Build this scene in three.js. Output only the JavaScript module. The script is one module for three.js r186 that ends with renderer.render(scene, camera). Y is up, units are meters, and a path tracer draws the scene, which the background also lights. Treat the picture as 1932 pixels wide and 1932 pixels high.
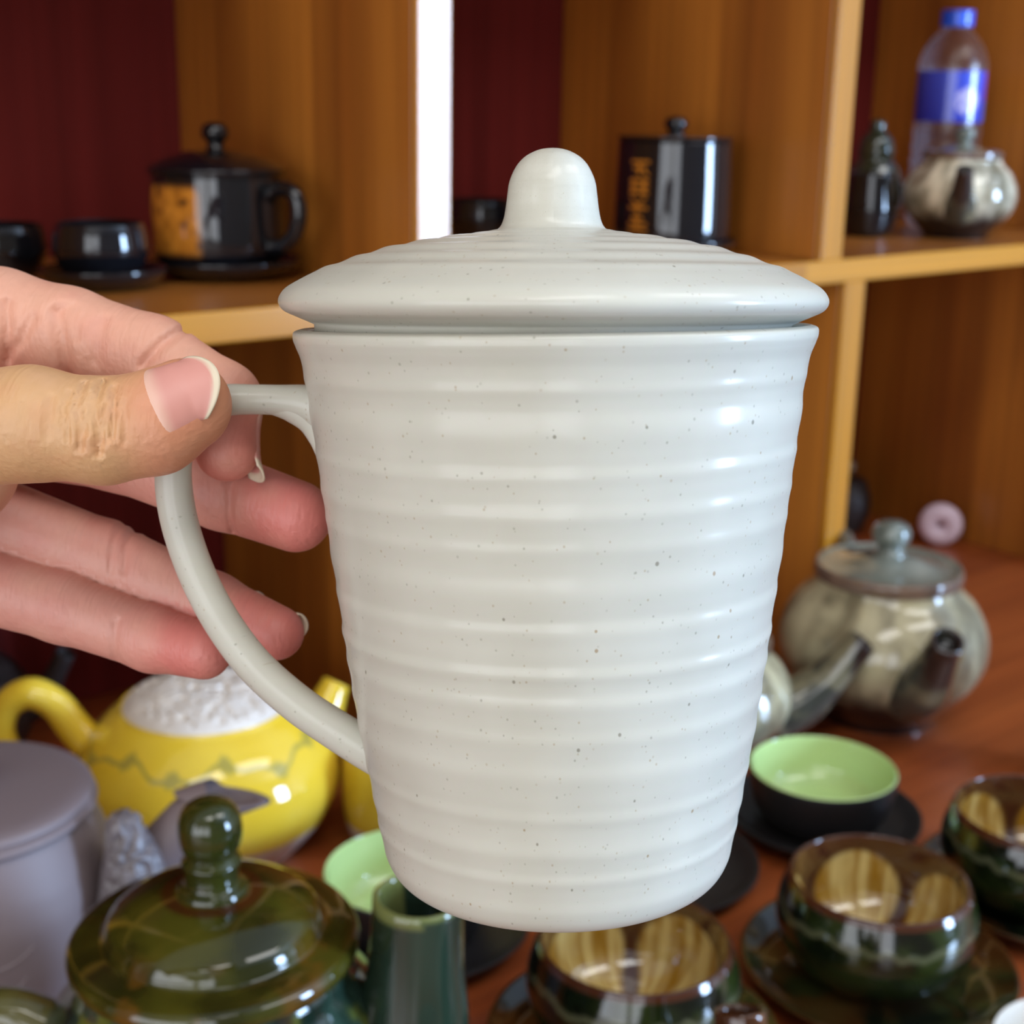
import * as THREE from 'three';
import { RoundedBoxGeometry } from 'three/addons/geometries/RoundedBoxGeometry.js';
import { mergeGeometries, mergeVertices } from 'three/addons/utils/BufferGeometryUtils.js';
import { RectAreaLightUniformsLib } from 'three/addons/lights/RectAreaLightUniformsLib.js';

// ------------------------------------------------------------------ camera, sky, lights, exposure
const V = (x, y, z) => new THREE.Vector3(x, y, z);
const scene = new THREE.Scene();
const renderer = new THREE.WebGLRenderer({ antialias: true });
renderer.toneMapping = THREE.LinearToneMapping;
renderer.toneMappingExposure = 1.0;
renderer.shadowMap.enabled = true;

const camera = new THREE.PerspectiveCamera(39.3722, 1, 0.02, 40);
camera.position.set(0, 1.245, 0.69);
{
  const back = V(-0.60494159, 0.27563736, 0.74704064), up = V(0.15987472, 0.96111529, -0.22516099), right = V(0.78005497, 0.01677633, 0.62548605);
  camera.quaternion.setFromRotationMatrix(new THREE.Matrix4().makeBasis(right, up, back));
}
camera.focus = 0.243; camera.userData.fStop = 24;
scene.add(camera);

scene.background = new THREE.Color(0.62, 0.72, 0.9);
scene.backgroundIntensity = 2.0;
RectAreaLightUniformsLib.init();
function areaLight(name, color, intensity, w, h, at, towards) {
  const l = new THREE.RectAreaLight(color, intensity, w, h);
  l.name = name; l.position.copy(at); l.lookAt(towards); scene.add(l); return l;
}
const WALL_Z = 3.2;
// daylight that enters through the two openings of the shop front behind the camera
areaLight('side_window_daylight', new THREE.Color(1.0, 0.985, 0.96), 2.7, 2.7, 1.9, V(-2.7, 1.45, 1.7), V(0, 1.45, 1.7));
areaLight('shop_door_daylight', new THREE.Color(1.0, 0.985, 0.96), 2.7, 1.2, 1.9, V(-1.95, 1.45, WALL_Z - 0.1), V(-1.95, 1.45, 0));
areaLight('bright_window_daylight', new THREE.Color(0.50, 0.73, 1.1), 62, 0.74, 1.4, V(2.62, 1.42, WALL_Z - 0.1), V(2.62, 1.42, 0));

const FILL_LAMPS = [[-0.45, 1.35], [1.15, 1.35]];  // unseen overhead panels, added to brighten cup insides and lid tops
FILL_LAMPS.forEach(([x, z]) => areaLight('added_fill_glow', new THREE.Color(1.0, 0.975, 0.93), 5.5, 1.16, 0.56, V(x, 2.715, z), V(x, 0, z)));

// ------------------------------------------------------------------ helpers
function hash(x, y, z) { let h = Math.imul(x, 374761393) ^ Math.imul(y, 668265263) ^ Math.imul(z, 2147483647 ^ 0x5bd1e995); h = Math.imul(h ^ (h >>> 13), 1274126177); return ((h ^ (h >>> 16)) >>> 0) / 4294967295; }
const sm = t => t * t * (3 - 2 * t);
function noise3(x, y, z) {
  const i = Math.floor(x), j = Math.floor(y), k = Math.floor(z), u = sm(x - i), v = sm(y - j), w = sm(z - k);
  const L = (a, b, t) => a + (b - a) * t;
  return L(L(L(hash(i, j, k), hash(i + 1, j, k), u), L(hash(i, j + 1, k), hash(i + 1, j + 1, k), u), v),
    L(L(hash(i, j, k + 1), hash(i + 1, j, k + 1), u), L(hash(i, j + 1, k + 1), hash(i + 1, j + 1, k + 1), u), v), w);
}
function fbm(x, y, z = 0, o = 4) { let s = 0, a = 0.5, n = 0; for (let i = 0; i < o; i++) { s += a * noise3(x, y, z + i * 7.3); n += a; x *= 2.03; y *= 2.03; z *= 2.03; a *= 0.5; } return s / n; }
const clamp = (x, a = 0, b = 1) => Math.min(b, Math.max(a, x));
const sstep = (a, b, x) => sm(clamp((x - a) / (b - a)));
const mix3 = (a, b, t) => [a[0] + (b[0] - a[0]) * t, a[1] + (b[1] - a[1]) * t, a[2] + (b[2] - a[2]) * t];
const S = (r, g, b) => [r, g, b].map(c => { c /= 255; return c <= 0.04045 ? c / 12.92 : Math.pow((c + 0.055) / 1.055, 2.4); }); // sRGB 0..255 -> linear
const enc = c => Math.round(255 * clamp(c <= 0.0031308 ? c * 12.92 : 1.055 * Math.pow(c, 1 / 2.4) - 0.055));

function texture(w, h, fn, srgb = true) {
  const d = new Uint8Array(w * h * 4);
  for (let y = 0; y < h; y++) for (let x = 0; x < w; x++) {
    const c = fn((x + 0.5) / w, (y + 0.5) / h), o = (y * w + x) * 4;
    for (let k = 0; k < 3; k++) d[o + k] = srgb ? enc(c[k]) : Math.round(255 * clamp(c[k]));
    d[o + 3] = 255;
  }
  const t = new THREE.DataTexture(d, w, h, THREE.RGBAFormat);
  t.wrapS = t.wrapT = THREE.RepeatWrapping; t.magFilter = THREE.LinearFilter; t.minFilter = THREE.LinearMipmapLinearFilter; t.generateMipmaps = true;
  if (srgb) t.colorSpace = THREE.SRGBColorSpace;
  t.needsUpdate = true; return t;
}
const names = {};
function numbered(n) { names[n] = (names[n] ?? -1) + 1; return names[n] ? n + '_' + String(names[n]).padStart(3, '0') : n; }
function thing(name, label, category, at = [0, 0, 0], turn = 0, group) {
  const o = new THREE.Group(); o.name = numbered(name); scene.add(o);
  o.position.set(...at); o.rotation.y = turn; o.userData = { label, category };
  if (group) o.userData.group = group;
  return o;
}
function part(name, geo, mat, parent, label) {
  const m = new THREE.Mesh(geo, mat); m.name = name; m.castShadow = m.receiveShadow = true; parent.add(m);
  if (label) m.userData.label = label;
  return m;
}
function struct(name, geo, mat, parent = scene) { const m = part(name, geo, mat, parent); if (parent === scene) m.userData = { kind: 'structure' }; return m; }
function copy(root, at, turn, label) {
  const r = root.clone(); r.name = numbered(root.name.replace(/_\d{3}$/, '')); scene.add(r); r.position.set(...at); r.rotation.y = turn;
  r.userData = { ...root.userData, label }; return r;
}
// box with uv in metres, v along the grain axis
function board(w, h, d, at, grain = 'y', round = 0.0012) {
  const g = new RoundedBoxGeometry(w, h, d, 2, Math.min(round, w / 3, h / 3, d / 3)); g.translate(...at);
  const p = g.attributes.position, n = g.attributes.normal, uv = g.attributes.uv;
  for (let i = 0; i < p.count; i++) {
    const P = { x: p.getX(i), y: p.getY(i), z: p.getZ(i) }, N = { x: Math.abs(n.getX(i)), y: Math.abs(n.getY(i)), z: Math.abs(n.getZ(i)) };
    const face = N.x > N.y && N.x > N.z ? 'x' : N.y > N.z ? 'y' : 'z';
    const others = ['x', 'y', 'z'].filter(a => a !== face && a !== grain);
    uv.setXY(i, P[others[0]] + (face === 'x' ? 0.37 : 0), face === grain ? P[others[1] ?? others[0]] : P[grain]);
  }
  return g;
}
function smoothProfile(pts, n) { return new THREE.SplineCurve(pts.map(p => new THREE.Vector2(p[0], p[1]))).getPoints(n).map(p => new THREE.Vector2(Math.max(0, p.x), p.y)); }
function lathe(pts, seg = 96, n = 0) {
  const P = n ? smoothProfile(pts, n) : pts.map(p => new THREE.Vector2(p[0], p[1]));
  return new THREE.LatheGeometry(P, seg);
}
// smooth the profile between sharp points: runs are arrays of points, each run splined on its own
function latheRuns(runs, seg = 96, per = 14) {
  const P = [];
  for (const r of runs) { const q = r.length > 2 ? smoothProfile(r, per * (r.length - 1)) : r.map(p => new THREE.Vector2(p[0], p[1])); if (P.length && P[P.length - 1].distanceTo(q[0]) < 1e-7) q.shift(); P.push(...q); }
  return new THREE.LatheGeometry(P, seg);
}
function paint(geo, fn) { // vertex colours (linear) from position; hollow spout insides darkened as painted shade
  const p = geo.attributes.position, c = new Float32Array(p.count * 3);
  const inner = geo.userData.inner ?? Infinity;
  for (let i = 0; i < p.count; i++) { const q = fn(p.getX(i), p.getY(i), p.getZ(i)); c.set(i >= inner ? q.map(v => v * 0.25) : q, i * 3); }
  geo.setAttribute('color', new THREE.BufferAttribute(c, 3)); return geo;
}
// a swept tube with its own radius at every control point; sx widens the cross-section along the side axis
function sweep(pts, rad, { seg = 28, n = 48, hollow = 0, sx = 1, side = null, cut = null } = {}) {
  const curve = new THREE.CatmullRomCurve3(pts.map(p => V(...p)), false, 'centripetal');
  const rc = new THREE.SplineCurve(rad.map((r, i) => new THREE.Vector2(i, r)));
  const rings = [];
  for (let i = 0; i <= n; i++) { const t = i / n; rings.push({ c: curve.getPoint(t), t: curve.getTangent(t), r: rc.getPoint(t).y, k: 1 }); }
  const last = rings[n];
  if (hollow) {
    const q = Math.max(0.0009, last.r * hollow);
    rings.push({ ...last, c: last.c.clone().addScaledVector(last.t, q * 0.3), r: last.r - q * 0.5 }, { ...last, r: last.r - q }, { ...last, c: last.c.clone().addScaledVector(last.t, -q), r: last.r - q }, { ...last, c: curve.getPoint(0.8), t: curve.getTangent(0.8), r: rings[Math.round(n * 0.8)].r * 0.62 });
  } else for (const a of [0.35, 0.65, 0.85, 0.97]) rings.push({ ...last, c: last.c.clone().addScaledVector(last.t, last.r * a), r: last.r * Math.sqrt(1 - a * a) });
  const pos = [], idx = []; let nrm = side ? V(...side) : null;
  for (const g of rings) {
    const t = g.t.clone().normalize();
    if (!nrm) nrm = Math.abs(t.y) < 0.9 ? V(0, 1, 0) : V(1, 0, 0);
    nrm = nrm.clone().addScaledVector(t, -nrm.dot(t)).normalize();
    const b = t.clone().cross(nrm);
    for (let j = 0; j < seg; j++) { const a = j / seg * 2 * Math.PI; const q = g.c.clone().addScaledVector(nrm, Math.cos(a) * g.r * sx).addScaledVector(b, Math.sin(a) * g.r); if (cut && rings.indexOf(g) >= n && rings.indexOf(g) <= n + 3) { const dy = q.y - last.c.y; q.y = last.c.y + 0.25 * dy; q.addScaledVector(V(...cut.dir), -dy * cut.lean); } pos.push(q.x, q.y, q.z); }
  }
  for (let i = 0; i + 1 < rings.length; i++) for (let j = 0; j < seg; j++) { const a = i * seg + j, b = i * seg + (j + 1) % seg, c = a + seg, d = b + seg; idx.push(a, b, c, b, d, c); }
  const s0 = pos.length / 3; pos.push(rings[0].c.x, rings[0].c.y, rings[0].c.z); const e = rings[rings.length - 1]; pos.push(e.c.x, e.c.y, e.c.z);
  for (let j = 0; j < seg; j++) { idx.push(s0, (j + 1) % seg, j); const o = (rings.length - 1) * seg; idx.push(s0 + 1, o + j, o + (j + 1) % seg); }
  const geo = new THREE.BufferGeometry(); geo.setAttribute('position', new THREE.Float32BufferAttribute(pos, 3)); geo.setIndex(idx); geo.computeVertexNormals(); if (hollow) geo.userData.inner = (n + 4) * seg; return geo;
}
const M = (o) => new THREE.MeshPhysicalMaterial(o);
const lin = (r, g, b) => new THREE.Color().setRGB(r, g, b);
const srgb = (r, g, b) => new THREE.Color().setRGB(...S(r, g, b));

// ------------------------------------------------------------------ materials
function woodTexture(dark, mid, light, seed, fine = 1) {
  return texture(512, 512, (u, v) => {
    const per = (x, k) => x * k; // tile by blending the two ends
    const f = (uu) => { const w = fbm(per(uu, 9) + 0.35 * fbm(uu * 6, v * 2, seed), v * 0.9, seed, 3), s = fbm(uu * 70 * fine, v * 2.2, seed + 9, 3), p = fbm(uu * 190 * fine, v * 7, seed + 4, 2); return [w, s, p]; };
    const b = sstep(0.85, 1, u), A = f(u), B = f(u - 1), w = A.map((a, i) => a + (B[i] - a) * b);
    let c = mix3(dark, light, clamp((w[0] - 0.25) * 2)); c = mix3(c, mid, 0.45);
    const k = 0.72 + 0.5 * w[1] + 0.12 * (w[2] - 0.5);
    return c.map(x => x * k);
  });
}
const sideWood = woodTexture(S(112, 60, 18), S(168, 98, 30), S(206, 134, 50), 3);
const backWood = woodTexture(S(98, 32, 30), S(110, 36, 34), S(122, 42, 38), 17);
const topWood = woodTexture(S(112, 48, 22), S(148, 68, 30), S(176, 94, 44), 31);
const edgeWood = woodTexture(S(158, 98, 12), S(180, 118, 18), S(200, 140, 32), 45);
for (const t of [sideWood, backWood, edgeWood]) t.repeat.set(2.2, 1.2); topWood.repeat.set(2.5, 1.3);
const woodSide = M({ map: sideWood, roughness: 0.42, clearcoat: 0.5, clearcoatRoughness: 0.28, name: 'varnished_wood' });
const woodBack = M({ map: backWood, roughness: 0.6, specularIntensity: 0.25, name: 'maroon_back' });
const woodEdge = M({ map: edgeWood, roughness: 0.45, specularIntensity: 0.3, clearcoat: 0.6, clearcoatRoughness: 0.15, name: 'light_edge' });
const woodTop = M({ map: topWood, roughness: 0.4, clearcoat: 0.7, clearcoatRoughness: 0.2, name: 'counter_wood' });
const plaster = M({ color: srgb(146, 136, 124), roughness: 0.9 });
const ceilingPaint = M({ color: srgb(214, 210, 204), roughness: 0.95 });
const floorTile = M({ color: srgb(120, 112, 104), roughness: 0.5 });
const frameMetal = M({ color: srgb(120, 120, 122), roughness: 0.4, metalness: 0.6 });
const paneGlass = M({ color: 0xffffff, transmission: 1, thickness: 0, roughness: 0.02, ior: 1.5 });
const blackGlaze = M({ specularIntensity: 0.25, color: lin(0.006, 0.006, 0.008), roughness: 0.1, clearcoat: 1, clearcoatRoughness: 0.04, vertexColors: false });
const blackGlazePainted = M({ specularIntensity: 0.25, color: 0xffffff, roughness: 0.12, clearcoat: 1, clearcoatRoughness: 0.04, vertexColors: true });
const blackClay = M({ color: lin(0.011, 0.010, 0.011), roughness: 0.5 });
const celadon = M({ specularIntensity: 0.25, color: srgb(186, 212, 142), roughness: 0.12, clearcoat: 1, clearcoatRoughness: 0.05 });
const glazePainted = M({ specularIntensity: 0.25, color: 0xffffff, roughness: 0.14, clearcoat: 1, clearcoatRoughness: 0.04, vertexColors: true });
const clayPurple = M({ color: srgb(116, 102, 103), roughness: 0.55 });
const clayDark = M({ color: srgb(44, 36, 34), roughness: 0.5 });

// ------------------------------------------------------------------ the room
const X0 = -2.8, X1 = 3.4, ZB = -0.36, H = 2.75, T = 0.12;
const boxAt = (x0, x1, y0, y1, z0, z1) => new THREE.BoxGeometry(x1 - x0, y1 - y0, z1 - z0).translate((x0 + x1) / 2, (y0 + y1) / 2, (z0 + z1) / 2);
struct('floor', boxAt(X0 - T, X1 + T, -T, 0, ZB - T, WALL_Z + T), floorTile);
struct('ceiling', boxAt(X0 - T, X1 + T, H, H + T, ZB - T, WALL_Z + T), ceilingPaint);
struct('wall_back', boxAt(X0 - T, X1 + T, 0, H, ZB - T, ZB), plaster);
struct('wall_right', boxAt(X1, X1 + T, 0, H, ZB, WALL_Z), plaster);
// a wall along x (or along z) with rectangular openings [a0, a1, y0, y1]
function pierced(along, lo, hi, at0, at1, holes) {
  const bx = (a0, a1, y0, y1) => along === 'x' ? boxAt(a0, a1, y0, y1, at0, at1) : boxAt(at0, at1, y0, y1, a0, a1), g = []; let x = lo;
  for (const [a0, a1, y0, y1] of holes) { g.push(bx(x, a0, 0, H), bx(a0, a1, 0, y0), bx(a0, a1, y1, H)); x = a1; }
  g.push(bx(x, hi, 0, H)); return mergeGeometries(g);
}
const FRONT = [[-2.6, -1.3, 0.45, 2.45], [2.21, 3.03, 0.66, 2.18]], SIDE = [[0.3, 3.1, 0.45, 2.45]];
struct('wall_front', pierced('x', X0 - T, X1 + T, WALL_Z, WALL_Z + T, FRONT), plaster);
struct('wall_left', pierced('z', ZB, WALL_Z, X0 - T, X0, SIDE), plaster);
[['x', ...FRONT[0], 1], ['x', ...FRONT[1], 1], ['z', ...SIDE[0], 3]].forEach(([ax, a0, a1, y0, y1, n], i) => {
  const w = new THREE.Group(); w.name = 'window_' + (i + 1); w.userData = { kind: 'structure' }; scene.add(w);
  const f = 0.05, c = ax === 'x' ? WALL_Z + 0.06 : X0 - 0.06, bx = (p, q, r, s) => ax === 'x' ? boxAt(p, q, r, s, c - 0.03, c + 0.03) : boxAt(c - 0.03, c + 0.03, r, s, p, q);
  const bars = [bx(a0, a1, y0, y0 + f), bx(a0, a1, y1 - f, y1), bx(a0, a0 + f, y0 + f, y1 - f), bx(a1 - f, a1, y0 + f, y1 - f)];
  for (let k = 1; k < n; k++) { const x = a0 + (a1 - a0) * k / n; bars.push(bx(x - f / 2, x + f / 2, y0 + f, y1 - f)); }
  part('window_frame', mergeGeometries(bars), frameMetal, w);
  for (let k = 0; k < n; k++) { const p = a0 + (a1 - a0) * k / n + f / 2, q = a0 + (a1 - a0) * (k + 1) / n - f / 2, g = new THREE.PlaneGeometry(q - p, y1 - y0 - 2 * f); if (ax === 'z') g.rotateY(Math.PI / 2); const m = part('pane', g, paneGlass, w); m.position.set(ax === 'x' ? (p + q) / 2 : c, (y0 + y1) / 2, ax === 'x' ? c : (p + q) / 2); }
});

FILL_LAMPS.forEach(([x, z], i) => {  // bodies of the added overhead fill panels
  const t = thing('added_fill_panel', i ? 'flat white added overhead fill panel nearer the bright window' : 'flat white added overhead fill panel nearer the side window', 'ceiling light', [x, H, z]);
  part('frame', mergeGeometries([boxAt(-0.62, 0.62, -0.03, 0, -0.32, -0.29), boxAt(-0.62, 0.62, -0.03, 0, 0.29, 0.32), boxAt(-0.62, -0.59, -0.03, 0, -0.29, 0.29), boxAt(0.59, 0.62, -0.03, 0, -0.29, 0.29)]), frameMetal, t);
  part('diffuser', boxAt(-0.59, 0.59, -0.022, -0.004, -0.29, 0.29), M({ color: srgb(240, 238, 232), roughness: 0.6, emissive: lin(1, 0.975, 0.93), emissiveIntensity: 1.2 }), t);
});

// ------------------------------------------------------------------ shelf unit and counter
const CY = 0.8, SY = 1.135, DEEP = 0.30;
{
  const u = thing('shelf_unit', 'brown wooden shelf unit with open compartments, maroon backs and light front edges', 'shelf');
  const xs = [-0.62, -0.243, 0.121, 0.485, 0.849, 1.282, 1.66], th = 0.0235, top = 1.98, sh = 0.017;
  u.position.set(0, CY, 0);
  const Y = y => y - CY;
  part('back_panel', board(1.66 + th + 0.62, top - CY, 0.012, [(1.66 + th - 0.62) / 2, (top - CY) / 2, -DEEP - 0.006], 'y'), woodBack, u, 'dark maroon back panel');
  xs.forEach((x, i) => {
    for (const [y0, y1, dx] of [[CY, SY - sh, i === 3 ? 0.022 : i === 4 ? 0.0315 : i === 5 ? 0.02 : 0], [SY, top - 0.02, 0]]) {
      const cx = x + dx + th / 2, h = y1 - y0;
      const d = part('divider', board(th, h, DEEP - 0.006, [cx, Y((y0 + y1) / 2), -DEEP / 2 - 0.003], 'y'), woodSide, u);
      part('edge_strip', board(th + 0.0006, h, 0.006, [cx, Y((y0 + y1) / 2), -0.003], 'y'), woodEdge, d, 'light yellow varnished edge strip');
    }
  });
  for (const [y, s] of [[SY - sh / 2, sh], [1.53, sh], [top - 0.01, 0.02]]) {
    const L = 1.66 + th + 0.62, b = part('shelf_board', board(L, s, DEEP - 0.006, [(1.66 + th - 0.62) / 2, Y(y), -DEEP / 2 - 0.003], 'x'), woodSide, u);
    part('edge_strip', board(L, s + 0.0006, 0.006, [(1.66 + th - 0.62) / 2, Y(y), -0.003], 'x'), woodEdge, b, 'light yellow varnished edge strip');
  }
  const c = thing('counter', 'reddish brown varnished wooden counter carrying the teapots and cups', 'counter', [0.54, 0, 0.14]);
  part('counter_top', board(2.5, 0.03, 0.94, [0, CY - 0.015, 0], 'x', 0.004), woodTop, c);
  part('front_panel', board(2.4, CY - 0.09, 0.018, [0, 0.06 + (CY - 0.09) / 2, 0.43], 'y'), woodSide, c);
  for (const s of [-1, 1]) part('side_panel', board(0.018, CY - 0.03, 0.86, [s * 1.2, (CY - 0.03) / 2, 0], 'y'), woodSide, c);
  part('plinth', board(2.36, 0.06, 0.02, [0, 0.03, 0.39], 'x'), woodBack, c);
}

// ------------------------------------------------------------------ the white lidded mug (its frame is tilted as it is held up)
const heldTurn = new THREE.Quaternion(-0.06373513, -0.33028949, -0.00810356, 0.94169051);
const rimAt = V(0.17047, 1.20564, 0.49085); // centre of the mug's rim
const HM = 0.1056;
function inMug(o) { o.quaternion.copy(heldTurn); o.position.copy(rimAt).add(V(0, -HM, 0).applyQuaternion(heldTurn)); }
{
  const speck = texture(2048, 1024, (u, v) => {
    const b = fbm(u * 26, v * 9, 2, 3), st = fbm(u * 4, v * 30, 8, 2);
    let c = mix3(S(186, 183, 169), S(198, 196, 183), clamp(b * 0.7 + st * 0.5 - 0.1));
    return c;
  });
  { // iron specks, drawn into the glaze
    const d = speck.image.data, W = 2048, Hh = 1024; let s = 77; const rnd = () => (s = (Math.imul(s, 1664525) + 1013904223) >>> 0) / 4294967296;
    for (let i = 0; i < 3800; i++) {
      const cx = rnd() * W, cy = rnd() * Hh, big = rnd(), r = big > 0.975 ? 1.6 + rnd() * 1.0 : 0.7 + rnd() * 0.9, a = big > 0.98 ? 0.5 : 0.1 + 0.26 * rnd(), t = rnd() > 0.5 ? [132, 100, 62] : [92, 86, 70];
      for (let y = Math.floor(cy - r - 1); y <= cy + r + 1; y++) for (let x = Math.floor(cx - r - 1); x <= cx + r + 1; x++) {
        const q = clamp(r + 0.5 - Math.hypot((x - cx) * 1.0, y - cy)) * a; if (q <= 0) continue;
        const o = ((((y % Hh) + Hh) % Hh) * W + (((x % W) + W) % W)) * 4; for (let k = 0; k < 3; k++) d[o + k] += (t[k] - d[o + k]) * q;
      }
    }
  }
  const glaze = M({ map: speck, roughness: 0.55, specularIntensity: 0.5, clearcoat: 0.42, clearcoatRoughness: 0.17, name: 'white_glaze' });
  const mug = thing('lidded_mug', 'tall white ribbed ceramic mug with its lid on, held up by the handle', 'mug'); inMug(mug);
  // outside profile: [depth below the rim, radius] in mm, as measured
  const wall = [[0.6, 47.4], [1.8, 47.55], [3.2, 47.1], [5.3, 46.3], [7.6, 45.85], [10, 45.5], [14.1, 45.0], [19, 44.45], [29, 43.3], [41.7, 41.8], [47.9, 41.0], [58.4, 39.75], [72.9, 37.8], [84.2, 35.95], [90.1, 35.0], [97.1, 33.75], [100.2, 33.0], [102.6, 31.7], [104.3, 29.6], [105.3, 26.8], [105.6, 24]];
  const out = smoothProfile([[46.2, 0.1], ...wall.map(([d, r]) => [r, d])], 420);
  const ribs = (d) => { // thrown ribs, slightly uneven in spacing and depth
    const k = sstep(6, 11, d) * (1 - sstep(95, 101, d)); const ph = (d - 9.2) / 6.55 + 0.12 * Math.sin(d * 0.21) + 0.06 * Math.sin(d * 0.53 + 1);
    const a = 0.105 + 0.025 * Math.sin(d * 0.13 + 0.4) + 0.02 * Math.sin(d * 0.71); return k * a * (Math.cos(2 * Math.PI * ph) + 0.25 * Math.cos(4 * Math.PI * ph + 0.6));
  };
  const P = out.map(p => new THREE.Vector2((p.x + ribs(p.y)) / 1000, HM - p.y / 1000)).reverse();
  const base = [new THREE.Vector2(0, HM - 0.1046), new THREE.Vector2(0.021, HM - 0.1046), new THREE.Vector2(0.0225, HM - 0.1054)];
  const inner = smoothProfile([[46.2, 0.1], [45.0, 0.4], [44.2, 1.6], [43.2, 6], [41.3, 20], [37.2, 55], [32, 88], [26, 99], [12, 101.6], [0, 102]], 120).map(p => new THREE.Vector2(p.x / 1000, HM - p.y / 1000));
  const seg = 220, body = new THREE.LatheGeometry([...base, ...P, ...inner.slice(1)], seg);
  { // hand-thrown unevenness: ribs drift slightly round the wall
    const p = body.attributes.position;
    for (let i = 0; i < p.count; i++) {
      const x = p.getX(i), y = p.getY(i), z = p.getZ(i), r = Math.hypot(x, z), a = Math.atan2(z, x); if (r < 0.02) continue;
      const w = 0.00017 * (fbm(Math.cos(a) * 1.6 + 5, Math.sin(a) * 1.6 + 3, y * 95, 3) - 0.5) * 2 * sstep(0.004, 0.015, y) * (1 - sstep(HM - 0.008, HM - 0.003, y));
      const wav = 0.0006 * Math.sin(2 * a + 0.6) * Math.sin(y * 60) * 0.4; p.setX(i, x * (1 + w / r)); p.setZ(i, z * (1 + w / r)); p.setY(i, y + wav * sstep(0.01, 0.03, y) * (1 - sstep(HM - 0.02, HM - 0.008, y)));
    }
    body.computeVertexNormals();
    const q = body.attributes.normal, np = body.attributes.position.count / (seg + 1); // close the seam's normals
    for (let j = 0; j < np; j++) { const a = j, b = seg * np + j, n = V(q.getX(a) + q.getX(b), q.getY(a) + q.getY(b), q.getZ(a) + q.getZ(b)).normalize(); q.setXYZ(a, n.x, n.y, n.z); q.setXYZ(b, n.x, n.y, n.z); }
    const uv = body.attributes.uv, pp = body.attributes.position; for (let i = 0; i < uv.count; i++) uv.setY(i, pp.getY(i) / 0.15 + (Math.hypot(pp.getX(i), pp.getZ(i)) < 0.02 ? 0.1 : 0));
  }
  body.rotateY(Math.PI / 2);
  part('body', body, glaze, mug);
  // lid
  const lidRip = r => 0.14 * Math.cos(2 * Math.PI * (r - 47) / 5.6) * sstep(11, 16, r) * (1 - sstep(40, 44.5, r));
  const lo = smoothProfile([[44.6, 0.9], [46.6, 1.75], [48.6, 2.7], [49.5, 3.9], [49.4, 5.2], [48.2, 6.75], [45.8, 8.2], [42.4, 9.9], [39.4, 11.05], [34.3, 12.75], [29.5, 14.1], [23, 15.35], [18, 16.1], [13, 16.75], [10.6, 17.2]], 220).map(p => new THREE.Vector2(p.x / 1000, (p.y + lidRip(p.x)) / 1000));
  const under = [[0, 9.5], [20, 8.6], [36, 3.4], [40.5, 1.2], [41.2, -4.2], [42.6, -4.4], [43.1, -3.6], [43.3, 0.3], [44.6, 0.9]].map(p => new THREE.Vector2(p[0] / 1000, p[1] / 1000));
  const lidPts = [...under, ...lo.slice(1), new THREE.Vector2(0.005, 0.0174), new THREE.Vector2(0, 0.0174)], run = [0]; for (let i = 1; i < lidPts.length; i++) run.push(run[i - 1] + lidPts[i].distanceTo(lidPts[i - 1]));
  const lidGeo = new THREE.LatheGeometry(lidPts, 200).rotateY(Math.PI / 2);
  { const uv = lidGeo.attributes.uv; for (let i = 0; i < uv.count; i++) uv.setY(i, run[i % lidPts.length] / 0.15 + 0.3); }
  const lid = part('lid', lidGeo, glaze, mug); lid.position.set(-0.0004, HM, 0); lid.rotation.z = -0.012;
  const kn = latheRuns([[[11.4, 16.7], [9.7, 17.5], [8.9, 18.9], [8.45, 21], [8.1, 23.7], [7.85, 25.4], [7.3, 27], [6.3, 28.8], [4.9, 30.2], [3.0, 31.2], [1.4, 31.6], [0, 31.7]].map(p => [p[0] / 1000, p[1] / 1000])], 120, 16);
  part('knob', kn, glaze, lid).position.set(-0.0001, 0, 0);
  // handle
  const hp = [[-42.6, -15.2], [-46.5, -13.9], [-51, -13.3], [-56, -13.1], [-61.5, -13.3], [-66.5, -15.3], [-70.0, -19.6], [-71.4, -25.5], [-71.2, -33.1], [-69.4, -41.4], [-66.4, -49.6], [-62.6, -56.9], [-57.4, -64.2], [-49.7, -71.6], [-43.6, -76.1], [-36.8, -80.6], [-33.5, -82.6]];
  const hr = [4.4, 3.5, 2.9, 2.8, 3.0, 3.2, 3.3, 3.4, 3.5, 3.5, 3.5, 3.55, 3.6, 3.7, 3.8, 4.0, 4.1];
  const root = [[-40.2, -29.5], [-42.6, -24.5], [-43.8, -20.5], [-45.6, -17], [-48.5, -14.9], [-52, -13.9]], rr = [0.6, 1.5, 2.1, 2.6, 2.7, 2.2];
  const toM = p => [p[0] / 1000, HM + p[1] / 1000, -0.0012];
  const handle = mergeGeometries([sweep(hp.map(toM), hr.map(r => r / 1000), { n: 150, seg: 36, sx: 1.0 }), sweep(root.map(toM), rr.map(r => r / 1000), { n: 40, seg: 28 })]);
  { const p = handle.attributes.position, uv = new Float32Array(p.count * 2); for (let i = 0; i < p.count; i++) { uv[i * 2] = p.getX(i) / 0.3 + p.getZ(i) / 0.3; uv[i * 2 + 1] = p.getY(i) / 0.15; } handle.setAttribute('uv', new THREE.BufferAttribute(uv, 2)); }
  part('handle', handle, glaze, mug);
}

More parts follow.
